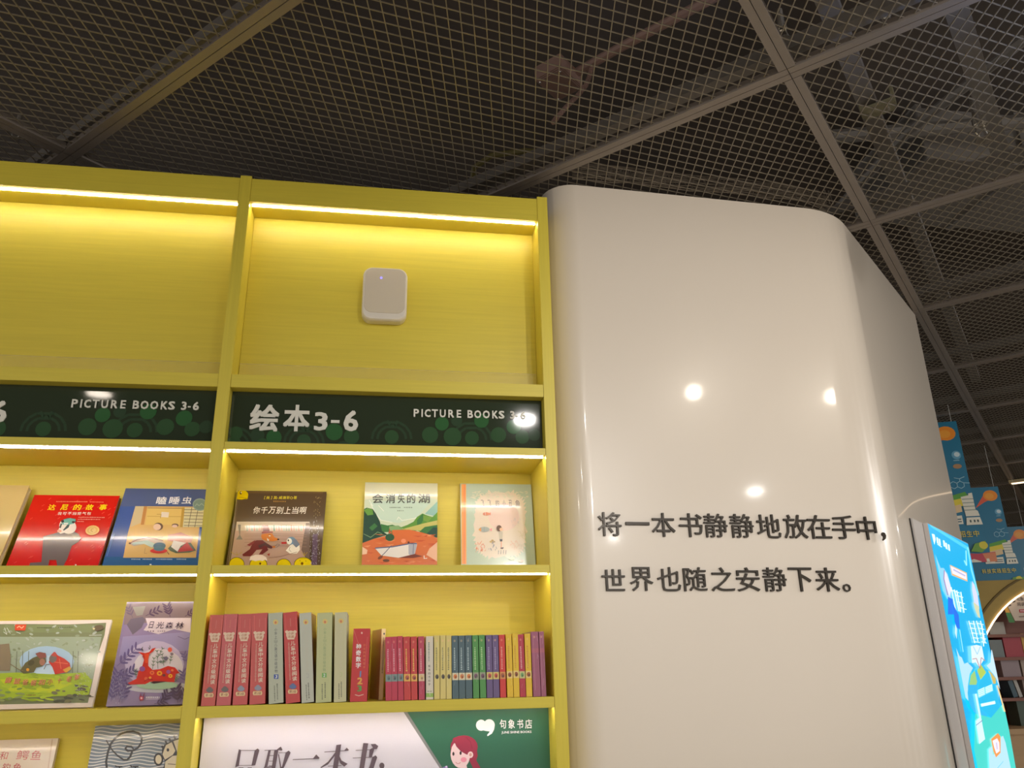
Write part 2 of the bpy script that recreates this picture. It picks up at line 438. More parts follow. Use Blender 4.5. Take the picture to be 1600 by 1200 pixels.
# ------------------------------------------------------------ column
def rounded(pts, rad, n=10):
    out = []
    for i, p in enumerate(pts):
        a, b, c = Vector(pts[i - 1]), Vector(p), Vector(pts[(i + 1) % len(pts)])
        r = rad[i]
        if r <= 0: out.append(tuple(b)); continue
        u, v = (a - b).normalized(), (c - b).normalized(); ang = u.angle(v); t = r / math.tan(ang / 2)
        p0, p1 = b + u * t, b + v * t; cen = b + (u + v).normalized() * (r / math.sin(ang / 2))
        a0 = math.atan2(*(p0 - cen).yx); a1 = math.atan2(*(p1 - cen).yx); dd = (a1 - a0 + math.pi) % (2 * math.pi) - math.pi
        for k in range(n + 1): out.append((cen.x + r * math.cos(a0 + dd * k / n), cen.y + r * math.sin(a0 + dd * k / n)))
    return out
plan = rounded([(.512, 2.262), (1.600, 2.309), (2.502, 3.131), (2.1, 3.6), (.512, 2.9)], [.10, .34, .0, 0, 0], 18)
column = thing('column', (1.0, 2.3, 0), 'tall glossy cream column with rounded corners and black lettering, right of the yellow bookcase', 'column')
mb = MB(); mb.prism(plan, 0, 3.046, lambda a, b, t: (a - 1.0, b - 2.3, t))
cs = mb.build('column_shell', CREAM, column, smooth=True)
md = cs.modifiers.new('w', 'WEIGHTED_NORMAL')
# lettering, one raised letter each
FD = Vector((1.603 - .515, 2.309 - 2.262, 0)).normalized(); FN = Vector((FD.y, -FD.x, 0)); FP = Vector((1.0, 2.262 + (1.0 - .515) * (2.309 - 2.262) / (1.603 - .515), 0))
def letter(ch, bl, br, hpx, name, m, parent, p0, ex, n, depth=.006, bold=.004, shear=0, ymin=0.0):
    ez = Vector((0, 0, 1)); V, F, _ = glyphs(ch, bold)
    A = hit(bl[0], bl[1], p0, n); B = hit(br[0], br[1], p0, n)
    H = abs((hit(bl[0], bl[1] - hpx, p0, n) - A).z); W = (B - A).dot(ex)
    A.z = (A.z + B.z) / 2
    mb = MB(); nv = len(V)
    n0 = nv // 5 if bold > .001 else nv
    top = [ex * (x * W + y * H * shear) + ez * (y * H) + n * (depth + .0003 + .00012 * (i // n0)) for i, (x, y) in enumerate(V)]; bot = [ex * (x * W + y * H * shear) + ez * (y * H) + n * .0003 for x, y in V]
    ed = {}
    for f in F:
        for i in range(len(f)):
            e = (f[i], f[(i + 1) % len(f)]); ed[e] = 1
    fs = [f for f in F] + [tuple(nv + i for i in reversed(f)) for f in F]
    fs += [(a, b, nv + b, nv + a) for (a, b) in ed if (b, a) not in ed]
    off = A - parent.location
    mb.add(top + bot, fs); o = mb.build(name, m, parent); o.location = off
    return o
L1 = '将一本书静静地放在手中'
x0s = [935, 977, 1019, 1062, 1101, 1142, 1184, 1226, 1263, 1302, 1341]
for i, ch in enumerate(L1):
    x = x0s[i]; wd = 36.5; b = 837.5 + (x - 935) * .0135; hh = 37
    if ch == '一': letter(ch, (x, b - 17.5), (x + wd + 0.5, b - 17.3), 4.5, 'letter', LETTER, column, FP, FD, FN)
    elif ch == '中': letter(ch, (x, b + .5), (x + 30, b + .8), 36, 'letter', LETTER, column, FP, FD, FN)
    else: letter(ch, (x, b), (x + wd, b + .4), hh, 'letter', LETTER, column, FP, FD, FN)
letter(',', (1378, 845), (1384, 845), 13, 'letter', LETTER, column, FP, FD, FN, bold=.01)
L2 = '世界也随之安静下来'
x1s = [941, 985, 1028, 1069, 1112, 1152, 1194, 1235, 1276]
for i, ch in enumerate(L2):
    x = x1s[i]; b = 923.5 + (x - 940) * .003
    if ch in '世': letter(ch, (x, b), (x + 36, b), 34, 'letter', LETTER, column, FP, FD, FN)
    else: letter(ch, (x, b), (x + 36, b), 37.5, 'letter', LETTER, column, FP, FD, FN)
letter('o', (1317, 925), (1329, 925), 12.5, 'letter', LETTER, column, FP, FD, FN, bold=.0)
# folded mesh edge running along the top of the column front
o = thing('folded_mesh_edge', (.60, 2.24, CZ), 'crumpled strip of folded wire mesh along the top front edge of the column', 'wire mesh')
mb = MB()
for k in range(16):
    pts = []
    for i in range(15):
        t = i / 14; x = .60 + t * 1.0; y = 2.262 + (x - .515) * .0432 - .012 - .012 * random.random()
        if t > .86: y += (t - .86) * .35
        pts.append(Vector((x - .60, y - 2.24, .012 + k * .0042 + random.uniform(-.003, .003))))
    mb.tube(pts, .0022, 4)
for i in range(70):
    t = random.random(); x = t * 1.0; y = 2.262 + (x + .085) * .0432 - .018 - 2.24
    mb.tube([Vector((x, y, .012)), Vector((x + random.uniform(-.02, .02), y - .006, .066))], .0015, 4)
e = mb.build('wire', WIRED, o); e['kind'] = 'stuff'

# ------------------------------------------------------------ bookcase
FY = 2.2; BK = 2.445; NBK = 2.296
bc = thing('bookcase', (-.47, FY, 0), 'tall yellow built-in bookcase with lit shelves left of the cream column', 'bookcase')
def part(name, a, b, m=YEL, bevel=.0008):
    off = Vector((-.47, FY, 0)); return boxpart(name, tuple(Vector(a) - off), tuple(Vector(b) - off), m, bc, bevel)
UP = [(-1.408, -1.374), (-.472, -.438), (.463, .497)]
for i, (a, b) in enumerate(UP): part('upright', (a, FY - .0015, .0), (b, 2.49, 2.944), YELV)
part('back_panel', (-1.374, BK + .0005, 0), (-.472, 2.465, 2.26)); part('back_panel', (-.438, BK + .0005, 0), (.463, 2.465, 2.26))
for k, (a, b) in enumerate(((-1.374, -.472), (-.438, .463))):
    g = .0004
    a += g; b -= g
    part('valance', (a, FY, 2.855), (b, FY + .018, 2.936))
    tb = part('top_board', (a, FY + .0184, 2.855), (b, 2.46, 2.875))
    part('niche_back', (a, NBK, 2.2895), (b, NBK + .012, 2.8546))
    part('rail', (a, FY, 2.250), (b, NBK + .02, 2.289))
    s1 = part('shelf', (a, FY, 2.0705), (b, BK, 2.0915))
    s2 = part('shelf', (a, FY, 1.7355), (b, BK, 1.757))
    s3 = part('shelf', (a, FY, 1.388), (b, BK, 1.415))
    part('base', (a, FY + .03, 0), (b, BK, .1)); part('shelf', (a, FY, .72), (b, BK, .745))
    for zb, bd in ((2.855, tb), (2.0705, s1), (1.7355, s2), (1.388, s3)):
        mb = MB(); off = Vector((-.47, FY, 0))
        dz = .0030 if zb > 1.5 else .0008
        mb.box(Vector((a + .004, FY + .0195, zb - dz)) - off, Vector((b - .004, FY + .0245, zb - .0004)) - off)
        mb.build('led_strip', LED, bd)['label'] = 'glowing white light strip'
    part('acrylic_ledge', (a + .004, NBK - .012, 2.292), (b - .004, NBK - .009, 2.352), ACRY, 0)
    part('acrylic_edge', (a + .004, NBK - .026, 2.2895), (b - .004, NBK - .0125, 2.2935), ACRE, 0)
    part('acrylic_edge', (a + .004, NBK - .012, 2.3523), (b - .004, NBK - .009, 2.3537), ACRE, 0)
    part('acrylic_edge', (a + .004, NBK - .0145, 2.302), (b - .004, NBK - .0125, 2.3045), ACRE, 0)

# ------------------------------------------------------------ green shelf signs
def sign(dx, label):
    Y = 2.238
    o = thing('shelf_sign', ((-.438 + .463) / 2 + dx, Y, 2.092), label, 'sign', 'green picture book shelf signs')
    c = o.location.copy()
    bd = boxpart('board', tuple(Vector((-.4495, .0, .0002))), (.4495, .006, .157), mat('dark_green_board', (48, 60, 42), .15, coat=.5), o)
    A = Art((-.437, Y, 2.093), (1, 0, 0), (0, 0, 1), (0, 0, .899, .1565), lambda x, y: (350 + x / 3.137, 600 + y / 3.137))
    A.bg((50, 60, 44))
    g1, g2, g3 = (58, 88, 58), (56, 76, 56), (56, 100, 60)
    def ring(cx, cy):
        for rr, wd in ((88, 12), (64, 12)):
            A.line([(cx + rr * math.cos(t / 8 * math.pi) * 1.1, cy - rr * math.sin(t / 8 * math.pi)) for t in range(0, 9) if t != 4], wd, g2)
        A.ell((cx, cy - 10), 34, 34, g1)
    ring(392, 290); ring(822, 270); ring(1215, 275); ring(70 - 20, 300)
    for x, y, r, c_ in ((60, 240, 32, g1), (165, 250, 34, g2), (190, 300, 34, g1), (245, 262, 38, g3), (540, 235, 42, g3), (625, 258, 38, g1), (585, 320, 40, g2),
                        (1010, 250, 40, g1), (1068, 195, 34, g3), (1120, 258, 44, g1), (1140, 180, 28, g2), (1262, 180, 36, g3), (1345, 250, 38, g1), (1420, 210, 36, g3), (1462, 260, 34, g1), (1520, 250, 30, g2)):
        A.ell((x, y), r, r, c_, n=16)
    A.line([(800, 180), (815, 205), (840, 205), (850, 180)], 12, g2); A.line([(380, 215), (400, 232), (424, 210)], 10, g2)
    a = A.build('board_print', SIGNP, None); a.parent = o; a.location = Vector(a.location) - c + Vector((dx, 0, 0))
    f = Vector((0, -1, 0)); P0 = (0, Y, 0); q = lambda x, y: (350 + x / 3.137, 600 + y / 3.137)
    holder = type('H', (), {})
    def lt(ch, x0, x1, yb, h, bold, depth=.003, sh=0):
        ob = letter(ch, q(x0, yb), q(x1, yb + (x1 - x0) * .02), h / 3.137, 'letter', SIGNL, H, P0, Vector((1, 0, 0)), f, depth, bold, sh)
        ob.parent = o; ob.location = ob.location + Vector((dx, 0, 0))
    H = o_h = type('O', (), {})(); 
    return o, c, lt
def make_sign(dx, label):
    o, c, lt = None, None, None
    return None
def letters_for(o, dx):
    Y = 2.238; n = Vector((0, -1, 0)); ex = Vector((1, 0, 0)); ez = Vector((0, 0, 1))
    q = lambda x, y: (350 + x / 3.137, 600 + y / 3.137)
    def lt(ch, x0, x1, yb, h, bold):
        V, F, _ = glyphs(ch, bold); A = onY(*q(x0, yb), Y); B = onY(*q(x1, yb), Y); H = abs((onY(*q(x0, yb - h), Y) - A).z); W = B.x - A.x
        mb = MB(); nv = len(V); dp = .003
        n0 = nv // 5 if bold > .001 else nv
        top = [ex * (x * W) + ez * (y * H) + n * (dp + .0008 + .00015 * (i // n0)) for i, (x, y) in enumerate(V)]; bot = [ex * (x * W) + ez * (y * H) + n * .0008 for x, y in V]
        ed = {}
        for f in F:
            for i in range(len(f)): ed[(f[i], f[(i + 1) % len(f)])] = 1
        mb.add(top + bot, [f for f in F] + [tuple(nv + i for i in reversed(f)) for f in F] + [(a, b, nv + b, nv + a) for (a, b) in ed if (b, a) not in ed])
        ob = mb.build('letter', SIGNL, o); ob.location = Vector((A.x + dx, Y, A.z)) - o.location
    lt('绘', 122, 265, 232, 132, .035); lt('本', 287, 417, 232, 130, .035)
    lt('3', 440, 506, 229, 90, .03); lt('-', 524, 566, 192, 14, .0); lt('6', 584, 656, 232, 102, .03)
    xs = [('P', 929, 955), ('I', 967, 974), ('C', 983, 1012), ('T', 1018, 1048), ('U', 1057, 1086), ('R', 1099, 1127), ('E', 1140, 1162), ('B', 1193, 1220), ('O', 1226, 1260), ('O', 1268, 1302), ('K', 1314, 1342), ('S', 1346, 1368 + 6), ('3', 1402, 1424), ('-', 1430, 1442), ('6', 1452, 1478)]
    for ch, a, b in xs:
        y = 162 + (a - 929) * .022
        if ch == '-': lt(ch, a, b, y - 12, 6, 0)
        else: lt(ch, a, b, y, 38, .03)
for dx, lab in ((0, 'dark green picture book sign in the bay beside the cream column'), (-.936, 'dark green picture book sign in the left bay, partly cut off by the photo edge')):
    o, c, lt = sign(dx, lab); letters_for(o, dx)

# ------------------------------------------------------------ access point in the niche
o = thing('wall_sensor', (-.018, NBK, 2.60), 'small white rounded wall sensor box on the yellow niche back', 'sensor')
P = [onY(x, y, NBK - .02) for x, y in ((568, 424), (637, 424), (566, 500), (636, 502))]
hw = (P[1].x - P[0].x) / 2; zt, zb = onY(600, 422, NBK - .02).z, onY(600, 500, NBK - .04).z; zc = (zt + zb) / 2; hh = (zt - zb) / 2; xc = (P[1].x + P[0].x) / 2
o.location = (xc, NBK, zc)
def rrect(hw, hh, r, n=7): return rounded([(-hw, -hh), (hw, -hh), (hw, hh), (-hw, hh)], [r] * 4, n)
def stack(mb, layers):     # layers: (outline, y)
    n = len(layers[0][0]); vs = []; fs = []
    for out, y in layers: vs += [(p[0], y, p[1]) for p in out]
    for i in range(len(layers) - 1):
        for k in range(n): fs.append((i * n + k, i * n + (k + 1) % n, (i + 1) * n + (k + 1) % n, (i + 1) * n + k))
    fs += [tuple(range(n)), tuple((len(layers) - 1) * n + k for k in reversed(range(n)))]
    mb.add(vs, fs)
mb = MB(); stack(mb, [(rrect(hw * .97, hh * .98, .026), -.0004), (rrect(hw, hh, .03), -.006), (rrect(hw, hh, .03), -.030), (rrect(hw * .985, hh * .985, .029), -.036), (rrect(hw * .94, hh * .95, .027), -.040)])
mb.build('housing', WHITEP, o, smooth=True)
mb = MB(); stack(mb, [([(p[0], p[1] + .009) for p in rrect(hw * .90, hh * .84, .025)], -.0402), ([(p[0], p[1] + .009) for p in rrect(hw * .89, hh * .83, .024)], -.0415)]); mb.build('front_cover', mat('grey_white_plastic', (208, 196, 174), .4), o, smooth=True)
mb = MB(); mb.lathe([(.0035, 0), (.003, .0012)], 12, Matrix.Translation((-.013, -.0416, .052)) @ Matrix.Rotation(math.pi / 2, 4, 'X')); mb.build('status_light', mat('blue_status_light', (130, 120, 255), .4, emit=(120, 110, 255), estr=1.5), o)

# ------------------------------------------------------------ books facing out
def face_book(name, label, shelf_z, lean, xl, xr, htop, thick, cov, art_fn, back_to=BK, yb=None, yaw=0, crop=(0, 0, 1), side=None, cat='book', gm=None):
    """xl,xr: world x of the bottom edge; htop: pixel (x,y) at the top edge whose height the book reaches"""
    le = math.radians(lean)
    n = Vector((0, -math.cos(le), math.sin(le))); up = Vector((0, math.sin(le), math.cos(le))); ex = Vector((1, 0, 0))
    H = .24
    for it in range(6):
        Y0 = yb if yb else back_to - H * math.sin(le) - thick * math.cos(le) - .002
        P = hit(htop[0], htop[1], (0, Y0, shelf_z), n); H = (P - Vector((0, Y0, shelf_z))).dot(up)
    if callable(xl): XL, XR = xl(Y0), xr(Y0)
    else: XL, XR = xl, xr
    W = XR - XL
    org = Vector((XL, Y0, shelf_z + thick * math.sin(le) + .0006)); H -= thick * math.sin(le) / max(math.cos(le), .5) * .5
    o = thing(name, org, label, cat)
    X = Matrix((ex, up, n)).transposed().to_4x4()
    def pt(mbb, nm, m, bevel=0):
        ob = mbb.build(nm, m, o, bevel=bevel); ob.matrix_local = X; return ob
    bt = .0022; mb = MB()
    mb.box((0, 0, -bt), (W, H, 0)); mb.box((0, 0, -thick), (W, H, -thick + bt)); mb.box((0, 0, -thick + bt), (bt, H, -bt))
    pt(mb, 'cover', cov)
    mb = MB(); mb.box((bt, .002, -thick + bt), (W - .002, H - .002, -bt)); pt(mb, 'page_block', PAPER)
    q = (lambda x, y: (crop[0] + x / crop[2], crop[1] + y / crop[2]))
    A = Art(org, ex, up, (0, 0, W, H), q); art_fn(A)
    ob = A.build('cover_print', gm or GLOSSP, None); ob.parent = o; ob.location = Vector(ob.location) - org
    return o
def xat(px, py):   # world x at photo point on the plane Y
    return lambda Y: onY(px, py, Y).x

def art_red(A):
    A.bg((216, 22, 24))
    random.seed(2)
    for i in range(70):
        x, y = random.uniform(60, 1480), random.uniform(170, 1040); A.line([(x, y), (x + 34, y - 22)], 5, (240, 92, 84)); A.k -= .8
    A.k += 1
    A.dots((705, 232), (1098, 234), 26, 13, (250, 160, 130)); A.dots((1125, 236), (1300, 240), 12, 12, (250, 160, 130))
    for ch, a, b in zip('达尼的故事', (590, 750, 908, 1065, 1230), (690, 845, 1015, 1165, 1335)): A.text(ch, (a, 338), (b - 10, 340), 72, (250, 220, 30), .03)
    for k, ch in enumerate('我可不当受气包'): A.text(ch, (718 + k * 61, 400), (718 + k * 61 + 50, 401), 36, (250, 225, 225), .02)
    A.dots((985, 430), (1315, 434), 16, 10, (250, 190, 180)); A.dots((975, 457), (1262, 458), 14, 10, (250, 190, 180)); A.dots((968, 482), (1055, 484), 5, 10, (250, 190, 180))
    g = (112, 100, 104)
    A.poly([(545, 670), (730, 620), (880, 580), (985, 640), (1020, 690), (980, 740), (900, 790), (840, 960), (790, 1045), (720, 1045), (705, 965), (620, 965), (600, 1060), (360, 1060), (380, 1000), (520, 990)], g)
    A.poly([(860, 590), (985, 640), (1000, 690), (930, 700)], (124, 112, 114))
    A.ell((850, 545), 108, 92, (245, 235, 225), 20); A.poly([(720, 610), (760, 540), (860, 560), (830, 620), (760, 638)], (245, 235, 225))
    A.poly([(770, 470), (850, 440), (945, 450), (955, 490), (880, 510), (860, 560), (800, 600), (790, 590), (850, 520), (770, 500)], (70, 92, 96))
    A.poly([(775, 520), (800, 460), (880, 442), (950, 458), (930, 510), (850, 528)], (110, 178, 172))
    A.poly([(800, 502), (858, 500), (850, 522), (800, 520)], (235, 238, 235)); A.ell((785, 482), 20, 16, (60, 50, 50)); A.ell((920, 492), 20, 12, (60, 50, 50))
    A.poly([(745, 560), (765, 500), (778, 520), (762, 570)], (50, 60, 60)); A.ell((745, 605), 28, 18, (240, 170, 150))
    A.ell((1158, 595), 88, 60, (240, 196, 120), -8); A.ell((1158, 595), 68, 45, (228, 180, 100), -8); A.ell((1158, 595), 46, 32, (240, 200, 130), -8)
    A.line([(1175, 575), (1145, 580), (1140, 605), (1165, 612)], 8, (200, 150, 70)); A.ell((950, 1028), 10, 10, (255, 240, 240))
def art_blue(A):
    A.bg((64, 96, 172)); A.poly([(350, 110), (1400, 110), (1400, 330), (290, 330)], (82, 100, 150))
    A.poly([(60, 1085), (1300, 1085), (1310, 960), (100, 960)], (46, 98, 158))
    for ch, a, b in zip('瞌睡虫', (745, 905, 1066), (872, 1035, 1186)): A.text(ch, (a, 300), (b, 302), 92, (245, 245, 250), .02)
    A.poly([(492, 328), (1345, 335), (1300, 530), (1250, 972), (340, 972), (400, 660)], (226, 186, 118))
    A.poly([(492, 328), (600, 330), (560, 540), (430, 590)], (214, 196, 156)); A.poly([(600, 330), (640, 332), (600, 560), (560, 560)], (198, 140, 84))
    A.poly([(645, 350), (1075, 355), (1050, 560), (620, 560)], (232, 200, 120)); A.line([(640, 455), (1070, 460)], 8, (206, 168, 96)); A.line([(645, 352), (1075, 356)], 7, (150, 120, 90))
    A.poly([(820, 400), (915, 405), (905, 470), (810, 465)], (240, 226, 214)); A.line([(760, 430), (815, 430), (805, 480)], 8, (196, 160, 90))
    A.poly([(1075, 345), (1110, 345), (1085, 590), (1050, 590)], (198, 160, 78))
    A.poly([(1110, 345), (1360, 350), (1340, 590), (1085, 590)], (226, 218, 178))
    for y in (372, 410, 448, 490, 530, 570): A.line([(1100, y), (1340, y + 3)], 7, (120, 112, 96)); A.k -= .8
    A.k += 1
    for x in (1200, 1280): A.line([(x, 345), (x - 45, 590)], 7, (120, 112, 96)); A.k -= .8
    A.k += 1
    A.ell((1300, 310), 92, 78, (150, 172, 170)); A.ell((1300, 310), 78, 64, (130, 156, 150)); A.line([(1240, 330), (1260, 300), (1290, 325), (1320, 296), (1350, 325)], 8, (170, 190, 180))
    A.ell((780, 585), 60, 48, (110, 84, 74)); A.ell((765, 590), 48, 40, (238, 206, 184)); A.ell((990, 570), 42, 22, (120, 92, 84)); A.ell((985, 580), 34, 18, (238, 206, 184))
    A.poly([(420, 800), (470, 745), (640, 715), (830, 760), (870, 800), (850, 860), (720, 850), (640, 800), (470, 830)], (196, 176, 160))
    A.poly([(450, 790), (640, 755), (740, 800), (700, 850), (600, 800), (470, 815)], (184, 206, 200)); A.line([(420, 795), (520, 748), (650, 728), (740, 740), (840, 760)], 9, (150, 90, 84)); A.line([(640, 715), (760, 735), (840, 715)], 7, (190, 110, 96))
    A.ell((785, 890), 108, 32, (206, 56, 58)); A.ell((795, 828), 78, 44, (72, 110, 136)); A.ell((790, 862), 70, 30, (84, 124, 146))
    A.ell((425, 795), 16, 12, (110, 70, 60))
    A.poly([(900, 860), (960, 800), (1180, 780), (1250, 885), (1170, 910), (1000, 918), (930, 890)], (96, 108, 90))
    A.poly([(900, 690), (1060, 660), (1220, 720), (1190, 790), (990, 780), (895, 760)], (206, 140, 128)); A.poly([(1140, 780), (1200, 860), (1230, 885), (1020, 905), (1050, 860)], (190, 60, 66))
    A.poly([(970, 760), (1130, 790), (1060, 830), (1020, 900), (940, 840)], (236, 228, 222))
    A.line([(620, 850), (605, 920), (640, 925)], 4, (170, 130, 90)); A.line([(890, 900), (915, 935)], 10, (140, 90, 60))
    A.dots((445, 995), (560, 997), 7, 14, (190, 215, 235)); A.dots((585, 995), (705, 997), 7, 14, (190, 215, 235)); A.dots((750, 995), (960, 997), 13, 14, (190, 215, 235)); A.dots((1010, 995), (1135, 997), 7, 14, (190, 215, 235))
    A.ell((684, 1062), 14, 8, (220, 230, 240)); A.line([(230, 680), (140, 955)], 6, (110, 160, 215))
def art_dark(A):
    A.bg((92, 74, 58)); A.poly([(180, 110), (1370, 110), (1370, 135), (180, 135)], (110, 88, 60))
    A.poly([(175, 240), (235, 240), (120, 1110), (50, 1110)], (104, 84, 60)); A.line([(215, 220), (105, 1110)], 8, (150, 134, 110)); A.line([(190, 240), (70, 1110)], 7, (70, 54, 44))
    A.ell((288, 155), 80, 62, (236, 208, 10)); A.poly([(205, 170), (365, 175), (355, 215), (210, 220)], (236, 208, 10)); A.ell((268, 130), 13, 22, (60, 50, 20)); A.ell((272, 126), 8, 12, (240, 230, 160)); A.line([(240, 190), (345, 200)], 5, (150, 130, 10)); A.line([(206, 215), (280, 222), (365, 205)], 7, (160, 130, 10))
    for ch, a, b in (('[', 578, 592), ('美', 606, 652), (']', 668, 682), ('莫', 704, 752), ('·', 757, 765), ('威', 775, 822), ('廉', 828, 874), ('斯', 880, 920), ('著', 972, 1016)):
        if ch == '·': A.ell((761, 200), 5, 5, (214, 196, 60))
        else: A.text(ch, (a, 216), (b, 217), 42, (214, 196, 60), .02)
    A.ell((946, 200), 20, 18, (214, 196, 60)); A.ell((946, 200), 13, 11, (92, 74, 58))
    A.dots((705, 246), (880, 248), 8, 20, (170, 130, 70))
    for k, ch in enumerate('你千万别上当啊'):
        x = 425 + k * 104; A.text(ch, (x, 410 + k * .6), (x + 88, 411 + k * .6), 92, (245, 236, 222), .012, .08)
    A.poly([(215, 520), (1190, 520), (1190, 1110), (120, 1110)], (190, 158, 142))
    A.poly([(215, 520), (1190, 520), (1185, 640), (205, 640)], (205, 190, 172))
    random.seed(5)
    for i in range(26):
        x = 350 + i * 33; A.line([(x, 560 + random.random() * 20), (x + 4, 645)], random.uniform(8, 18), random.choice([(150, 170, 150), (214, 160, 140), (170, 190, 170), (196, 140, 126), (110, 140, 116)])); A.k -= .8
    A.k += 1
    A.poly([(230, 560), (270, 560), (260, 700), (295, 760), (205, 760), (250, 700)], (134, 126, 116)); A.poly([(1140, 540), (1190, 540), (1190, 1110), (1080, 900)], (120, 100, 92))
    for y in (690, 715, 760, 800, 850): A.line([(320, y), (700, y - 10), (1150, y + 8)], 5, (160, 128, 116))
    cr = (120, 50, 50)
    A.poly([(550, 570), (635, 565), (655, 650), (700, 655), (700, 670), (550, 680), (548, 660), (570, 650)], (150, 66, 66)); A.line([(566, 640), (654, 634)], 10, (100, 40, 40))
    A.poly([(550, 690), (600, 680), (690, 678), (720, 730), (780, 752), (760, 772), (700, 785), (620, 780), (560, 760), (540, 720)], (216, 128, 52)); A.ell((770, 758), 14, 9, (40, 30, 30)); A.poly([(620, 740), (650, 765), (640, 782), (622, 770)], (250, 244, 230)); A.ell((655, 712), 13, 8, (250, 240, 210)); A.line([(636, 700), (668, 698)], 4, (60, 30, 20))
    A.poly([(480, 770), (560, 770), (600, 800), (700, 860), (680, 885), (620, 870), (640, 900), (560, 960), (510, 960), (560, 890), (480, 900), (430, 960), (400, 985), (300, 985), (290, 960), (390, 890), (430, 800)], cr)
    A.poly([(350, 835), (440, 780), (470, 765), (440, 815), (390, 850)], (140, 62, 60)); A.poly([(500, 840), (600, 800), (690, 870), (660, 880), (590, 840), (520, 880)], (90, 60, 60))
    A.ell((712, 860), 20, 14, (214, 128, 60)); A.line([(730, 850), (760, 820), (790, 830), (760, 860), (735, 868)], 5, (110, 110, 110)); A.poly([(812, 795), (885, 792), (880, 820), (815, 820)], (190, 60, 60))
    A.ell((945, 780), 62, 54, (112, 146, 176)); A.ell((918, 785), 36, 42, (248, 244, 232)); A.ell((905, 773), 9, 14, (40, 40, 40))
    A.poly([(870, 910), (930, 840), (960, 820), (1010, 870), (1055, 830), (1060, 900), (1020, 950), (930, 955), (900, 930)], (248, 240, 226)); A.line([(930, 860), (915, 900), (945, 925)], 4, (110, 100, 90)); A.poly([(960, 760), (1010, 760), (1060, 830), (1010, 870), (975, 830)], (120, 130, 150))
    A.line([(640, 1010), (800, 990), (1020, 930)], 5, (130, 90, 80)); A.poly([(620, 960), (660, 945), (650, 985)], (160, 70, 60))
    for cx, cy, r, egg in ((215, 1080, 105, 0), (505, 1085, 120, 1), (845, 1100, 100, 0), (1105, 1080, 125, 0)):
        A.ell((cx, cy + 10), r, 92, (110, 92, 10)); A.ell((cx, cy + 14), r - 8, 88, (232, 208, 12))
        if egg: A.poly([(385, 1040), (400, 990), (470, 966), (560, 970), (610, 1000), (625, 1045), (590, 1035), (560, 1050), (520, 1040), (470, 1052), (430, 1040)], (244, 226, 214))
    A.ell((530, 1085), 14, 16, (120, 84, 10)); A.ell((1090, 1085), 18, 20, (120, 84, 10)); A.ell((1062, 1048), 5, 6, (60, 50, 20)); A.ell((1140, 1052), 5, 6, (60, 50, 20)); A.line([(1060, 1020), (1140, 1018)], 4, (150, 130, 10))
    for x in (190, 215, 240): A.line([(220, 975), (x + (x - 215) * 2, 930)], 5, (190, 160, 20))
    for x in (-1, 0, 1): A.line([(1120, 985), (1120 + x * 40, 935)], 5, (190, 160, 20))
    random.seed(8)
    for i in range(60):     # glints of the wrinkled shrink film, painted as pale strokes
        x, y = random.uniform(1190, 1330), random.uniform(450, 1090); A.line([(x, y), (x + random.uniform(-6, 6), y + random.uniform(8, 28))], 3, (214, 208, 212)); A.k -= .8
    A.k += 1
    for i in range(24):
        x, y = random.uniform(1240, 1340), random.uniform(180, 450); A.line([(x, y), (x + random.uniform(-16, 6), y + random.uniform(8, 22))], 3, (190, 170, 120)); A.k -= .8
    A.k += 1
    A.poly([(1232, 700), (1300, 690), (1290, 1110), (1215, 1110)], (104, 84, 104))
    for i in range(30):
        x, y = random.uniform(1215, 1300), random.uniform(700, 1090); A.line([(x, y), (x + random.uniform(-10, 10), y + 12)], 4, (200, 196, 206)); A.k -= .8
    A.k += 1
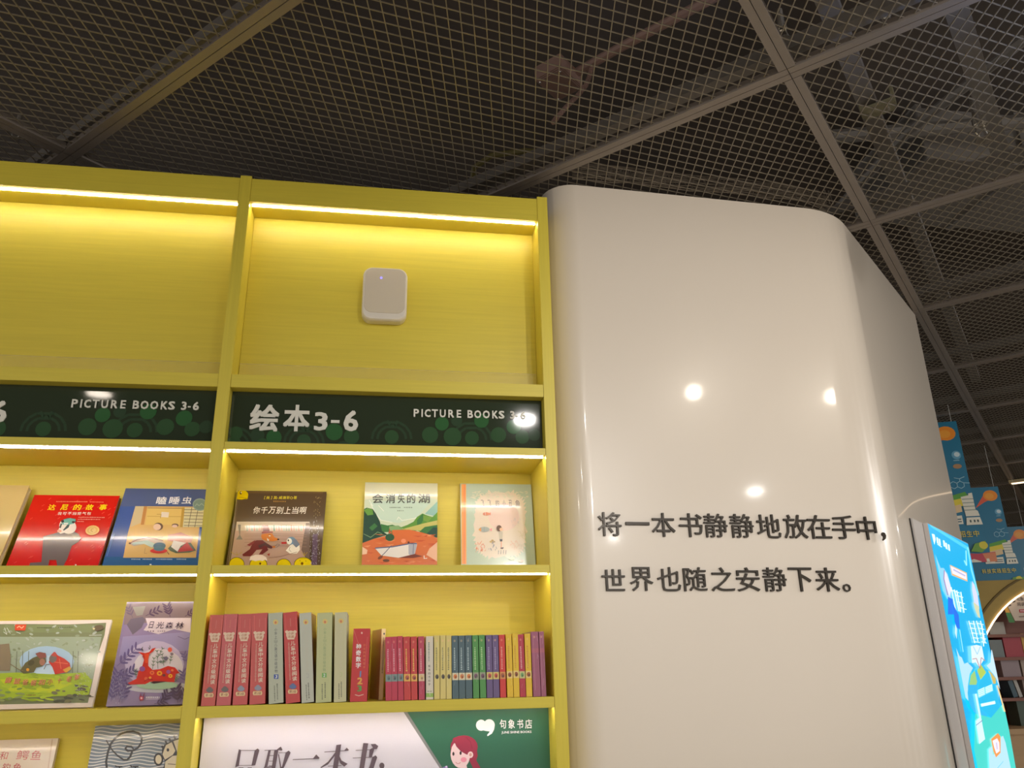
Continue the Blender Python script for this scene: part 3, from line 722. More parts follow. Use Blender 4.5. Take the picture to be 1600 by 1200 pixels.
def art_lake(A):
    A.bg((206, 220, 196)); A.poly([(110, 80), (1080, 80), (1080, 300), (700, 200), (110, 300)], (222, 222, 190))
    A.poly([(180, 330), (560, 300), (980, 330), (800, 520), (560, 600), (330, 560)], (198, 222, 208))
    for pts in ([(200, 350), (260, 470), (330, 560), (480, 590)], [(1000, 400), (900, 490), (760, 540), (600, 565)], [(300, 370), (370, 445)], [(540, 560), (560, 520), (600, 560)], [(180, 300), (230, 380)]): A.line(pts, 9, (236, 242, 232))
    A.poly([(900, 480), (1060, 320), (1080, 330), (1080, 520)], (150, 196, 190))
    g = [(44, 92, 58), (96, 150, 62), (62, 122, 66), (118, 160, 70), (34, 72, 54), (130, 170, 120)]
    A.poly([(330, 610), (420, 630), (480, 620), (600, 660), (740, 590), (790, 560), (800, 700), (330, 720)], g[2])
    A.poly([(440, 640), (560, 630), (640, 680), (440, 700)], g[5])
    A.poly([(560, 665), (740, 600), (800, 520), (870, 475), (930, 500), (1000, 520), (1070, 450), (1080, 700), (840, 710), (720, 670)], g[1]); A.poly([(800, 560), (870, 480), (900, 520), (860, 600), (800, 640)], g[2]); A.poly([(880, 500), (1000, 520), (940, 590), (880, 560)], g[3])
    A.poly([(600, 680), (900, 600), (1080, 560), (1080, 640), (860, 700)], (196, 190, 110))
    A.poly([(90, 430), (150, 400), (230, 420), (270, 480), (320, 580), (345, 700), (420, 750), (250, 800), (90, 870)], g[4]); A.poly([(110, 430), (160, 405), (225, 425), (235, 490), (160, 500)], g[1]); A.poly([(180, 660), (250, 600), (290, 640), (220, 700)], g[2]); A.line([(110, 740), (200, 785), (290, 715), (350, 740)], 7, g[5])
    A.poly([(830, 710), (900, 650), (1080, 620), (1080, 720), (900, 740)], g[2]); A.poly([(920, 740), (1010, 655), (1080, 660), (1080, 800)], (38, 78, 64))
    o1, o2, o3 = (214, 112, 58), (196, 84, 42), (232, 150, 96)
    A.poly([(90, 860), (250, 800), (440, 755), (480, 690), (700, 685), (860, 720), (1000, 760), (1080, 810), (1080, 1140), (80, 1140)], o1)
    random.seed(3)
    for i in range(46):
        x, y = random.uniform(90, 1060), random.uniform(740, 1120); wv = random.uniform(40, 150); A.poly([(x, y), (x + wv, y + random.uniform(-12, 12)), (x + wv * .6, y + 16)], random.choice([o2, o3, o2, (224, 130, 80)])); A.k -= .8
    A.k += 1
    A.poly([(85, 900), (160, 950), (150, 1000), (85, 1010)], (240, 200, 170)); A.poly([(960, 930), (1080, 830), (1080, 1110), (920, 1010)], (240, 190, 160))
    A.ell((448, 785), 58, 48, (44, 88, 60)); A.poly([(430, 735), (445, 660), (462, 735)], (190, 90, 50)); A.poly([(462, 740), (476, 690), (486, 740)], (150, 120, 60))
    A.ell((625, 832), 32, 28, (240, 150, 110)); A.ell((690, 850), 14, 12, (90, 50, 40))
    A.poly([(255, 925), (480, 905), (700, 865), (790, 855), (800, 880), (770, 1010), (740, 1050), (560, 1050), (340, 1020)], (232, 228, 228)); A.poly([(690, 880), (800, 865), (770, 1010), (740, 1050), (690, 1000)], (176, 178, 196))
    A.line([(258, 925), (480, 908), (700, 868), (795, 865)], 14, (84, 100, 140)); A.line([(470, 890), (370, 1000), (345, 1020)], 9, (90, 100, 130)); A.line([(755, 860), (748, 1000)], 8, (100, 110, 150)); A.poly([(560, 1050), (750, 1052), (870, 1030), (770, 1000)], (120, 50, 30)); A.ell((325, 1045), 36, 18, (130, 70, 40), -30); A.ell((400, 1085), 44, 18, (110, 70, 46))
    for ch, a, b in zip('会消失的湖', (220, 395, 550, 670, 815), (362, 515, 640, 778, 965)): A.text(ch, (a, 345), (b, 345), 122, (60, 66, 60), .015)
    A.dots((445, 400), (590, 400), 8, 15, (110, 130, 116)); A.dots((630, 400), (745, 400), 5, 15, (110, 130, 116)); A.dots((545, 442), (635, 442), 4, 13, (110, 130, 116))
    A.line([(890, 1020), (890, 1060), (930, 1056)], 9, (250, 245, 235))
def art_pale(A):
    A.bg((190, 208, 192))
    random.seed(6)
    pts = []
    for i in range(90):
        t = 2 * math.pi * i / 90; r = 1 + (.07 if i % 2 else -.03) * random.random() * 1.5
        pts.append((590 + 330 * r * (abs(math.cos(t)) ** .5) * (1 if math.cos(t) > 0 else -1), 620 + 420 * r * (abs(math.sin(t)) ** .6) * (1 if math.sin(t) > 0 else -1)))
    A.poly(pts, (234, 220, 204)); A.ell((640, 520), 200, 180, (238, 212, 204)); A.poly([(90, 95), (150, 95), (155, 1130), (95, 1130)], (250, 172, 104)); A.line([(128, 100), (130, 1125)], 14, (244, 150, 110))
    for i in range(80):
        x = random.uniform(220, 980); y = random.uniform(190, 280); A.ell((x, y), 20, 6, (222, 220, 200), random.uniform(-20, 20), n=6); A.k -= .8
    A.k += 1
    for ch, a, b in zip('飞飞的小丑鱼', (345, 430, 535, 625, 700, 790), (385, 475, 580, 662, 748, 848)): A.text(ch, (a, 380), (b, 380), 78, (120, 112, 122), .0)
    A.ell((410, 482), 44, 22, (232, 150, 126)); A.poly([(440, 482), (470, 462), (466, 502)], (232, 150, 126)); A.line([(400, 462), (402, 500)], 6, (240, 225, 215))
    A.ell((385, 682), 70, 34, (176, 184, 180)); A.poly([(310, 685), (345, 655), (345, 712)], (240, 170, 100)); A.poly([(450, 684), (485, 666), (482, 708)], (240, 160, 170)); A.line([(385, 650), (385, 712)], 4, (150, 160, 158))
    A.ell((578, 668), 34, 40, (110, 76, 56)); A.ell((604, 682), 22, 22, (240, 196, 160)); A.poly([(570, 715), (624, 715), (620, 812), (580, 812)], (206, 196, 178)); A.poly([(584, 810), (620, 810), (618, 838), (590, 838)], (60, 56, 60)); A.line([(605, 838), (605, 918)], 11, (240, 170, 140)); A.poly([(596, 918), (636, 914), (630, 934), (596, 934)], (90, 60, 54))
    A.ell((490, 842), 38, 14, (210, 180, 120)); A.ell((490, 825), 16, 10, (200, 164, 100))
    for cx, cy, c_, n_ in ((330, 930, (234, 150, 120), 26), (760, 910, (236, 200, 180), 20), (880, 770, (216, 206, 170), 18), (480, 910, (130, 140, 160), 14), (880, 930, (214, 210, 190), 16), (790, 600, (214, 204, 204), 12)):
        for i in range(n_):
            x, y = cx + random.uniform(-55, 70), cy + random.uniform(-60, 50); A.line([(x, y), (x + random.uniform(-22, 22), y - random.uniform(10, 40))], 5, c_); A.k -= .8
        A.k += 1
    for k in range(4): A.dots((570 + k * 32, 955), (566 + k * 32, 1008), 4, 12, (120, 130, 136))
    A.ell((860, 1095), 28, 14, (244, 176, 150)); A.ell((740, 1060), 40, 20, (220, 222, 190))
def art_forest(A):
    A.bg((232, 216, 206)); 
    A.poly([(-300, 160), (60, 150), (400, 150), (800, 155), (1245, 135), (1225, 280), (1150, 500), (1090, 800), (1030, 1075), (900, 1075), (400, 1085), (-300, 1100)], (128, 134, 100))
    A.poly([(-300, 300), (1190, 300), (1120, 640), (1080, 820), (-300, 900)], (160, 172, 150)); A.poly([(60, 160), (800, 165), (1100, 160), (1060, 250), (30, 250)], (132, 142, 104))
    random.seed(11)
    for i in range(90):
        x = random.uniform(0, 1180); y = random.uniform(160, 640); A.ell((x, y), random.uniform(10, 34), random.uniform(6, 16), random.choice([(146, 158, 130), (170, 180, 166), (134, 144, 114), (154, 162, 146), (180, 188, 178)]), random.uniform(-40, 40), n=7); A.k -= .8
    A.k += 1
    A.ell((550, 590), 320, 180, (172, 200, 224)); A.ell((560, 640), 260, 120, (196, 218, 236)); A.poly([(-100, 400), (110, 380), (130, 560), (120, 700), (-100, 700)], (140, 126, 104))
    for x in (270, 340, 200, 860, 920): A.line([(x, 470), (x - 10, 740)], 7, (110, 116, 96))
    A.poly([(-200, 740), (200, 720), (600, 740), (1000, 720), (1080, 820), (1040, 980), (-200, 1040)], (168, 190, 60)); A.poly([(0, 800), (600, 780), (860, 850), (600, 960), (120, 940)], (196, 208, 56))
    for i in range(110):
        x = random.uniform(-50, 1060); y = random.uniform(740, 1060); c_ = (154, 176, 60) if random.random() < .5 else (180, 200, 66)
        if x > 620 and y > 860: c_ = random.choice([(104, 98, 84), (128, 124, 92), (90, 92, 76)])
        if x < 260 and y > 900: c_ = random.choice([(134, 156, 84), (146, 158, 104)])
        A.ell((x, y), random.uniform(20, 60), random.uniform(6, 20), c_, random.uniform(-15, 15), n=8); A.k -= .8
    A.k += 1
    A.poly([(240, 700), (300, 610), (390, 550), (470, 520), (540, 540), (545, 600), (500, 650), (430, 665), (400, 720), (280, 735)], (106, 100, 70)); A.poly([(420, 500), (470, 482), (540, 495), (548, 545), (470, 560), (440, 530)], (146, 90, 80)); A.ell((500, 600), 34, 40, (170, 120, 100)); A.ell((330, 690), 18, 18, (226, 160, 60)); A.ell((370, 610), 40, 30, (90, 84, 60), -30)
    A.poly([(575, 600), (600, 530), (650, 480), (680, 520), (760, 560), (820, 610), (830, 660), (780, 720), (650, 745), (620, 660)], (200, 62, 50)); A.ell((625, 560), 44, 50, (124, 110, 104), 20); A.poly([(600, 520), (640, 478), (672, 510), (650, 540)], (190, 80, 70)); A.line([(640, 600), (800, 620)], 8, (230, 120, 90)); A.line([(700, 560), (720, 680)], 7, (230, 120, 90)); A.poly([(740, 690), (820, 650), (840, 680), (780, 730)], (214, 160, 60)); A.line([(590, 625), (545, 632), (520, 685)], 8, (96, 84, 80)); A.line([(120, 620), (230, 690), (280, 700)], 9, (134, 120, 90))
    A.poly([(182, 160), (315, 160), (300, 232), (180, 230)], (214, 84, 56)); A.line([(205, 200), (230, 180), (260, 205), (285, 180)], 9, (248, 200, 170)); A.dots((440, 198), (640, 198), 12, 14, (90, 96, 70)); A.dots((690, 195), (870, 192), 9, 14, (90, 96, 70))
    A.ell((1160, 200), 60, 34, (110, 96, 76), -10); A.ell((1105, 210), 14, 12, (226, 214, 170))
    tx = (232, 150, 110)
    for ch, a, b, y in (('鼹', 60, 130, 845), ('鼠', 165, 235, 858), ('爸', 262, 325, 868), ('爸', 355, 425, 875), ('和', 450, 522, 872), ('小', 560, 615, 862), ('十', 672, 715, 850), ('老', 775, 835, 832), ('爹', 868, 935, 812)):
        A.text(ch, (a + 3, y + 3), (b + 3, y + 2), 66, (120, 70, 50), .0); A.text(ch, (a, y), (b, y - 1), 66, tx, .01)
    A.dots((320, 990), (430, 988), 6, 12, (150, 110, 60))
    for pts in ([(60, 200), (90, 280), (50, 250)], [(200, 250), (250, 270)], [(1050, 290), (1200, 286)], [(90, 200), (130, 270)]): A.line(pts, 6, (214, 218, 212))
    for i in range(60):
        x, y = random.uniform(880, 1100), random.uniform(480, 1000); A.line([(x, y), (x + 8, y + 10)], 4, (206, 208, 206)); A.k -= .8
    A.k += 1
def art_purple(A):
    A.bg((146, 128, 164)); A.poly([(270, 80), (960, 80), (940, 240), (250, 300)], (138, 118, 124))
    A.poly([(240, 420), (930, 370), (910, 560), (200, 620)], (156, 144, 186)); A.ell((560, 700), 300, 240, (196, 180, 210)); A.ell((600, 730), 250, 190, (226, 214, 220)); A.ell((590, 930), 330, 60, (206, 200, 206))
    A.poly([(320, 240), (440, 220), (470, 250), (430, 330), (340, 400), (280, 300)], (116, 104, 120)); A.poly([(340, 120), (470, 110), (440, 200), (380, 210)], (150, 146, 140))
    A.poly([(470, 232), (930, 230), (925, 380), (760, 345), (600, 395), (450, 355), (490, 300)], (224, 206, 212))
    dk = (92, 72, 96)
    def sprig(x0, y0, x1, y1, n, l, c_):
        A.line([(x0, y0), (x1, y1)], 5, c_); dx, dy = x1 - x0, y1 - y0; L_ = math.hypot(dx, dy); ux, uy = dx / L_, dy / L_
        for i in range(n):
            t = (i + 1) / (n + .3)
            for sg in (-1, 1):
                ang = math.atan2(uy, ux) + sg * .75; a, b = x0 + dx * t, y0 + dy * t; c, d = a + l * math.cos(ang), b + l * math.sin(ang)
                A.ell(((a + c) / 2, (b + d) / 2), l / 2, l * .14, c_, math.degrees(ang), n=8); A.k -= .8
        A.k += 1
    sprig(720, 220, 690, 110, 4, 66, dk); sprig(470, 210, 600, 150, 3, 60, dk); sprig(870, 215, 930, 180, 2, 50, dk); sprig(340, 230, 300, 130, 3, 60, (116, 100, 120))
    sprig(180, 720, 380, 540, 5, 80, (110, 94, 140)); sprig(160, 880, 350, 760, 5, 80, (104, 88, 132)); sprig(120, 1080, 190, 780, 7, 80, (104, 88, 134)); sprig(200, 1090, 290, 900, 4, 80, (98, 80, 124)); sprig(230, 1100, 250, 800, 6, 60, (124, 108, 150))
    sprig(640, 1095, 700, 990, 3, 80, dk); sprig(800, 1095, 780, 950, 4, 90, dk); sprig(820, 1085, 870, 980, 3, 60, dk); sprig(560, 1105, 660, 1075, 3, 60, dk); sprig(900, 700, 860, 600, 3, 50, (120, 106, 150)); sprig(880, 900, 850, 780, 3, 60, (116, 98, 140))
    A.line([(800, 420), (870, 450), (915, 430)], 6, (120, 104, 140))
    for ch, a, b, y in (('日', 500, 542, 338), ('光', 575, 650, 342), ('森', 668, 742, 344), ('林', 768, 850, 344)): A.text(ch, (a, y), (b, y), 68, (76, 60, 80), .01, .1)
    A.dots((490, 368), (570, 368), 3, 13, (130, 110, 130)); A.dots((595, 368), (680, 368), 4, 13, (130, 110, 130))
    A.ell((590, 915), 210, 42, (166, 192, 160))
    r1, r2 = (206, 52, 34), (226, 80, 40)
    A.poly([(290, 895), (380, 850), (400, 780), (440, 720), (458, 660), (440, 610), (398, 578), (440, 585), (470, 590), (510, 580), (540, 545), (578, 535), (548, 575), (512, 600), (500, 650), (500, 720), (545, 760), (620, 752), (700, 720), (770, 735), (800, 770), (820, 790), (780, 800), (765, 885), (640, 880), (520, 880), (470, 905), (320, 908)], r1)
    A.poly([(462, 600), (510, 596), (495, 690), (470, 690)], r2); A.line([(440, 572), (434, 545), (446, 528)], 6, (70, 70, 66)); A.line([(452, 570), (440, 545)], 5, (70, 70, 66)); A.line([(510, 555), (520, 535), (516, 512)], 6, (70, 70, 66)); A.line([(512, 550), (502, 530)], 5, (70, 70, 66)); A.line([(440, 628), (456, 630)], 5, (70, 30, 30)); A.line([(508, 610), (522, 606)], 5, (70, 30, 30))
    for x, y, r, c_ in ((440, 750, 30, (150, 90, 150)), (615, 795, 28, (236, 160, 40)), (615, 795, 12, (200, 70, 40)), (725, 822, 22, (240, 180, 40)), (725, 822, 9, (206, 80, 40)), (705, 780, 22, (170, 90, 150)), (540, 790, 24, (230, 110, 60)), (540, 790, 9, (190, 60, 60)), (660, 815, 16, (120, 60, 60)), (745, 765, 14, (226, 120, 70)), (480, 850, 20, (224, 96, 60)), (520, 840, 14, (236, 150, 60))): A.ell((x, y), r, r * .9, c_, n=10)
    A.poly([(520, 890), (560, 875), (700, 878), (560, 900)], (70, 40, 40)); A.line([(460, 880), (500, 850), (550, 860)], 4, (120, 20, 20))
    gs = (96, 116, 92)
    for x0, y0, x1, y1 in ((600, 750, 590, 560), (545, 755, 560, 640), (660, 720, 640, 600), (720, 700, 740, 600), (640, 700, 690, 640), (590, 650, 650, 540), (380, 840, 375, 760), (770, 880, 800, 830)):
        sprig(x0, y0, x1, y1, 3, 26, gs)
    A.ell((722, 558), 22, 24, (224, 96, 74)); A.ell((680, 645), 24, 18, (120, 110, 130)); A.ell((742, 602), 16, 16, (140, 120, 130)); A.ell((630, 680), 16, 13, (120, 130, 120))
    A.poly([(420, 1080), (410, 1045), (425, 990), (440, 1040), (468, 985), (458, 1070)], (130, 66, 90)); A.ell((434, 1048), 18, 18, (206, 80, 90)); A.ell((434, 1048), 8, 8, (250, 235, 235)); A.dots((480, 1040), (625, 1040), 8, 17, (236, 228, 236)); A.line([(476, 1058), (622, 1056)], 5, (226, 210, 226))
    for i in range(50):
        x, y = random.uniform(120, 250), random.uniform(760, 1100); A.line([(x, y), (x + random.uniform(-5, 5), y + 14)], 3, (206, 200, 226)); A.k -= .8
    A.k += 1
def art_wavy(A):
    A.bg((124, 136, 156))
    for k in range(18):
        y = 75 + k * 27
        A.line([(700 + i * 25, y + 9 * math.sin(i * .62 + k * .5) - i * .3) for i in range(36)], 9, (226, 226, 230) if k > 2 else (206, 208, 212)); A.k -= .8
    A.k += 1
    ink = (52, 48, 50)
    def thick(pts, a, b):
        n = len(pts)
        for i in range(n - 1): A.line(pts[i:i + 2], a + (b - a) * i / n, ink); A.ell(pts[i + 1], (a + (b - a) * i / n) / 2, (a + (b - a) * i / n) / 2, ink, n=8); A.k -= 1.6
        A.k += 3
    thick([(885, 222), (910, 265), (940, 310), (985, 355), (1030, 385), (1060, 385), (1085, 360), (1100, 320)], 10, 20)
    thick([(890, 450), (885, 400), (900, 320), (925, 250), (960, 205), (1010, 168), (1060, 152), (1110, 148), (1155, 162), (1182, 200), (1178, 245), (1150, 285), (1110, 308), (1065, 312), (1045, 292), (1060, 272), (1095, 274), (1110, 292)], 18, 14)
    fc = (226, 216, 196)
    A.poly([(1350, 300), (1370, 260), (1430, 225), (1520, 190), (1600, 190), (1600, 460), (1360, 460), (1375, 400), (1350, 350)], ink); A.poly([(1368, 300), (1385, 262), (1432, 238), (1462, 310), (1440, 345), (1375, 385), (1355, 340)], fc); A.poly([(1445, 230), (1520, 205), (1520, 350), (1480, 330)], fc); A.poly([(1378, 400), (1440, 352), (1520, 345), (1520, 460), (1372, 460)], fc)
    for x, y in ((1350, 268), (1378, 225), (1410, 205), (1448, 185), (1485, 172)): A.line([(x + 14, y + 30), (x, y)], 16, ink)
    A.ell((1400, 303), 11, 14, ink); A.ell((1322, 382), 40, 54, ink); A.ell((1322, 382), 26, 38, fc); A.line([(1400, 420), (1465, 424)], 7, (120, 110, 100))
    A.text('汪', (940, 505), (1010, 505), 74, ink, .03); A.text('汪', (1065, 505), (1145, 505), 74, ink, .03)
def art_cream(A):
    A.bg((228, 212, 196)); A.line([(436, 215), (402, 453)], 10, (206, 180, 160))
    rd = (186, 66, 76)
    for ch, a, b, y, h in (('和', -10, 55, 384, 66), ('鳄', 130, 230, 384, 76), ('鱼', 250, 335, 384, 76), ('钓', 10, 75, 480, 66), ('鱼', 100, 168, 480, 66), ): A.text(ch, (a, y), (b, y), h, rd, .0)

face_book('picture_book', 'red picture book with a grey badger figure and gold medal on the cover', 1.757, 24, xat(8, 886), xat(152, 886), (120, 776), .014, mkmat((150, 20, 22)), art_red, crop=(0, 755, 8))
face_book('picture_book', 'blue picture book with a painted room scene on the cover, right of the red one', 1.757, 24, xat(158, 886), xat(320, 886), (255, 765), .008, mkmat((50, 80, 150)), art_blue, crop=(150, 750, 8))
face_book('picture_book', 'pale wooden-coloured book cut off at the left photo edge beside the red book', 1.757, 24, xat(-170, 886), xat(-6, 886), (5, 761), .022, mkmat((214, 186, 120)), lambda A: A.bg((214, 190, 128)), crop=(0, 755, 8))
face_book('picture_book', 'brown picture book with a fox in a top hat and yellow chicks on the cover', 1.757, 19, xat(352, 886), xat(500, 886), (450, 769), .012, mkmat((70, 56, 44)), art_dark, crop=(345, 755, 8.57))
face_book('picture_book', 'picture book showing a white boat on a dry orange lake bed', 1.757, 4, xat(565, 883), xat(683, 883), (627, 755), .010, mkmat((200, 205, 190)), art_lake, crop=(555, 745, 8.28))
face_book('picture_book', 'pale mint picture book with an orange spine and a small child among fish', 1.757, 9, xat(721, 883), xat(837.5, 883), (775, 757), .012, mkmat((240, 200, 160)), art_pale, crop=(710, 745, 8.28))
face_book('picture_book', 'wide landscape picture book with a forest scene and two figures in red', 1.415, 15, lambda Y: onY(144, 1104, Y).x - .30, xat(144, 1104), (120, 970), .010, mkmat((226, 214, 200)), art_forest, yb=2.27, crop=(0, 955, 7.5))
face_book('picture_book', 'purple picture book with a red flowered deer lying on the cover', 1.415, 12, xat(165.5, 1104), xat(286, 1102), (250, 941.5), .014, mkmat((120, 104, 140)), art_purple, yb=2.27, crop=(155, 930, 6.4865))
face_book('picture_book', 'picture book with wavy blue grey stripes, black ink loops and a cartoon head', 1.12, 9, lambda Y: onY(125, 1250, Y).x, lambda Y: onY(125, 1250, Y).x + .25, (210, 1133), .010, mkmat((120, 130, 150)), art_wavy, back_to=BK, crop=(0, 1115, 5.333))
face_book('picture_book', 'cream picture book with red title characters in the bottom left corner', 1.12, 12, lambda Y: onY(66, 1250, Y).x - .22, xat(66, 1250), (50, 1156), .014, mkmat((226, 206, 180)), art_cream, back_to=BK, crop=(0, 1115, 5.333))
# the shelf these two stand on
part('shelf', (-1.3735, FY, 1.0955), (-.4725, BK, 1.1195))

# ------------------------------------------------------------ books standing spine out
def spine_book(label, quad, cov, art_fn, depth=.17, yf=None, crop=(0, 0, 1), group=None, name='book', yaw=0, side=None, rough=None):
    """quad: px (tl, tr, bl, br) of the spine. The spine is placed where its foot meets the shelf board."""
    (tlx, tly), (trx, try_), (blx, bly), (brx, bry) = quad
    Y = yf if yf else FY + .006
    BLw, BRw, TLw = onY(blx, bly, Y), onY(brx, bry, Y), onY(tlx, tly, Y); TRw = onY(trx, try_, Y)
    W = BRw.x - BLw.x; z0 = 1.4153
    H = ((TLw.z + TRw.z) / 2 - z0); sh = math.atan2(((TLw.x - BLw.x) + (TRw.x - BRw.x)) / 2, H)
    H = H / math.cos(sh); W = W * math.cos(sh) * .955
    up = Vector((math.sin(sh), 0, math.cos(sh))); ex = Vector((math.cos(sh), 0, -math.sin(sh))); n = Vector((0, -1, 0))
    org = Vector((BLw.x + W * .022, Y, z0 + (W * math.sin(sh) if sh > 0 else 0) + .0002))
    o = thing(name, org, label, 'book', group)
    if yaw: pass
    X = Matrix((ex, up, n)).transposed().to_4x4()
    bt = min(.0022, W * .14)
    def pt(mbb, nm, m, bevel=0):
        ob = mbb.build(nm, m, o, bevel=bevel); ob.matrix_local = X; return ob
    mb = MB(); mb.box((0, 0, -bt), (W, H, 0)); mb.box((0, 0, -depth), (bt, H, -bt)); mb.box((W - bt, 0, -depth), (W, H, -bt)); pt(mb, 'cover', cov)
    mb = MB(); mb.box((bt, .0015, -depth + .002), (W - bt, H - .002, -bt)); pt(mb, 'page_block', PAPER)
    q = (lambda x, y: (crop[0] + x / crop[2], crop[1] + y / crop[2]))
    A = Art(org, ex, up, (0, 0, W, H), q); art_fn(A)
    ob = A.build('spine_print', GLOSSP, None); ob.parent = o; ob.location = Vector(ob.location) - org
    if yaw:
        o.rotation_euler = (0, 0, yaw)
    return o
cA = (300, 920, 5.3333)
def pxq(a, s=cA): return [(s[0] + x / s[2], s[1] + y / s[2]) for x, y in a]
def red_spine(base, icon, pill, tc=(238, 214, 190)):
    def f(A, c=(0, 0), t=0):
        pass
    return f
REDS = [  # tl, tr, bl, br, colour, badge x, pill text, label
    ((150, 222), (268, 214), (70, 985), (193, 980), (206, 84, 70), '1级', (110, 96, 90), 'thick red reading set box leftmost on the shelf, against the upright'),
    ((272, 212), (378, 212), (198, 980), (322, 975), (206, 90, 90), '1级', (110, 96, 90), 'second thick red reading set from the left, with wrinkled shrink film'),
    ((392, 215), (498, 210), (334, 972), (462, 968), (206, 78, 72), '2级', (150, 150, 168), 'third thick red reading set from the left, with a grey cloud icon'),
    ((506, 208), (624, 206), (475, 966), (612, 962), (206, 80, 72), '2级', (150, 150, 168), 'fourth thick red reading set, left of the first pale grey book'),
    ((762, 204), (874, 198), (780, 954), (905, 946), (204, 58, 50), '2级', (90, 110, 160), 'thick red reading set standing alone between two pale grey books')]
def mk_red(col, q4, pill, icon):
    tl, tr, bl, br = q4
    def f(A):
        A.bg(col)
        def P(u, v):    # u across, v down
            a = (tl[0] + (bl[0] - tl[0]) * v, tl[1] + (bl[1] - tl[1]) * v); b = (tr[0] + (br[0] - tr[0]) * v, tr[1] + (br[1] - tr[1]) * v)
            return (a[0] + (b[0] - a[0]) * u, a[1] + (b[1] - a[1]) * u)
        hi = (238, 206, 176)
        A.line([P(.5, .06), P(.5, .15)], 7, (214, 110, 96))
        c = P(.5, .245); A.ell(c, 40, 36, hi); A.ell((c[0] - 34, c[1] - 26), 14, 13, hi); A.ell((c[0] + 34, c[1] - 26), 14, 13, hi); A.poly([(c[0] - 38, c[1] + 2), (c[0] + 38, c[1] + 2), (c[0] + 28, c[1] + 38), (c[0] - 28, c[1] + 38)], hi)
        A.text('小步', (c[0] - 24, c[1] - 1), (c[0] + 24, c[1] - 2), 22, (190, 110, 70), .02); A.text('乐读', (c[0] - 24, c[1] + 26), (c[0] + 24, c[1] + 25), 22, (190, 110, 70), .02)
        A.vtext('儿童中文分级阅读', P(.62, .31), P(.66, .76), 38, (246, 226, 200), .015)
        A.dots(P(.33, .33), P(.35, .75), 26, 13, (224, 160, 140))
        c = P(.52, .815); A.ell((c[0], c[1] + 4), 30, 20, icon, n=12); A.ell((c[0], c[1] - 8), 18, 16, icon, n=10)
        c = P(.5, .875); A.poly([(c[0] - 34, c[1] - 16), (c[0] + 34, c[1] - 18), (c[0] + 40, c[1]), (c[0] + 34, c[1] + 16), (c[0] - 34, c[1] + 18), (c[0] - 40, c[1])], (240, 206, 150)); A.text('第' + pill, (c[0] - 30, c[1] + 12), (c[0] + 30, c[1] + 11), 24, (150, 70, 50), .01)
        for u, v0, v1 in ((.12, .02, .2), (.9, .05, .28), (.08, .5, .8)): A.line([P(u, v0), P(u + .05, v1)], 3, tuple(min(255, k + 40) for k in col))
    return f
for tl, tr, bl, br, col, pill, icon, lab in REDS:
    spine_book(lab, pxq([tl, tr, bl, br]), mkmat(col), mk_red(col, (tl, tr, bl, br), pill, icon), crop=cA, group='thick red reading sets')
PALES = [((636, 208), (752, 204), (637, 960), (765, 954), (188, 192, 168), '3', (60, 84, 160), (70, 76, 90), 'pale grey-green reading book with a blue number square and dark title'),
         ((892, 208), (996, 204), (912, 950), (1020, 944), (196, 198, 180), '', (180, 180, 176), (200, 196, 176), 'pale grey book right of the lone red set, faint title'),
         ((1042, 205), (1172, 200), (1028, 945), (1164, 940), (196, 200, 142), '2', (120, 180, 90), (150, 170, 120), 'pale green-yellow reading book with a green number square'),
         ((1188, 200), (1292, 196), (1180, 940), (1288, 934), (206, 202, 158), '', (190, 200, 140), (210, 204, 168), 'pale cream reading book, last of the tall ones beside the small red book')]
def mk_pale(col, q4, num, nc, tc):
    tl, tr, bl, br = q4
    def f(A):
        A.bg(col)
        def P(u, v):
            a = (tl[0] + (bl[0] - tl[0]) * v, tl[1] + (bl[1] - tl[1]) * v); b = (tr[0] + (br[0] - tr[0]) * v, tr[1] + (br[1] - tr[1]) * v)
            return (a[0] + (b[0] - a[0]) * u, a[1] + (b[1] - a[1]) * u)
        c = P(.52, .095); A.ell(c, 22, 22, (226, 200, 110), n=12); A.ell((c[0], c[1] + 4), 10, 12, (214, 130, 80), n=8)
        A.vtext('小羊上山儿童汉语分级读物', P(.52, .16), P(.52, .66), 24, tc, .0)
        c = P(.52, .70)
        if num: A.poly([(c[0] - 19, c[1] - 19), (c[0] + 19, c[1] - 19), (c[0] + 19, c[1] + 19), (c[0] - 19, c[1] + 19)], nc); A.text(num, (c[0] - 8, c[1] + 13), (c[0] + 8, c[1] + 13), 26, (236, 238, 230), .02)
        else: A.line([(c[0] - 10, c[1] - 16), (c[0] + 10, c[1] - 16), (c[0] + 10, c[1] + 14), (c[0] - 8, c[1] + 14)], 4, nc)
        A.dots(P(.40, .80), P(.42, .98), 9, 9, (96, 96, 84)); A.dots(P(.58, .78), P(.60, .96), 10, 10, (80, 80, 70))
        A.line([P(.1, .02), P(.12, .5)], 3, tuple(min(255, k + 20) for k in col))
    return f
for tl, tr, bl, br, col, num, nc, tc, lab in PALES:
    spine_book(lab, pxq([tl, tr, bl, br]), mkmat(col) if num else mkmat((150, 90, 90) if tl[0] < 1000 else (110, 130, 180)), mk_pale(col, (tl, tr, bl, br), num, nc, tc), crop=cA, group='tall pale reading books')
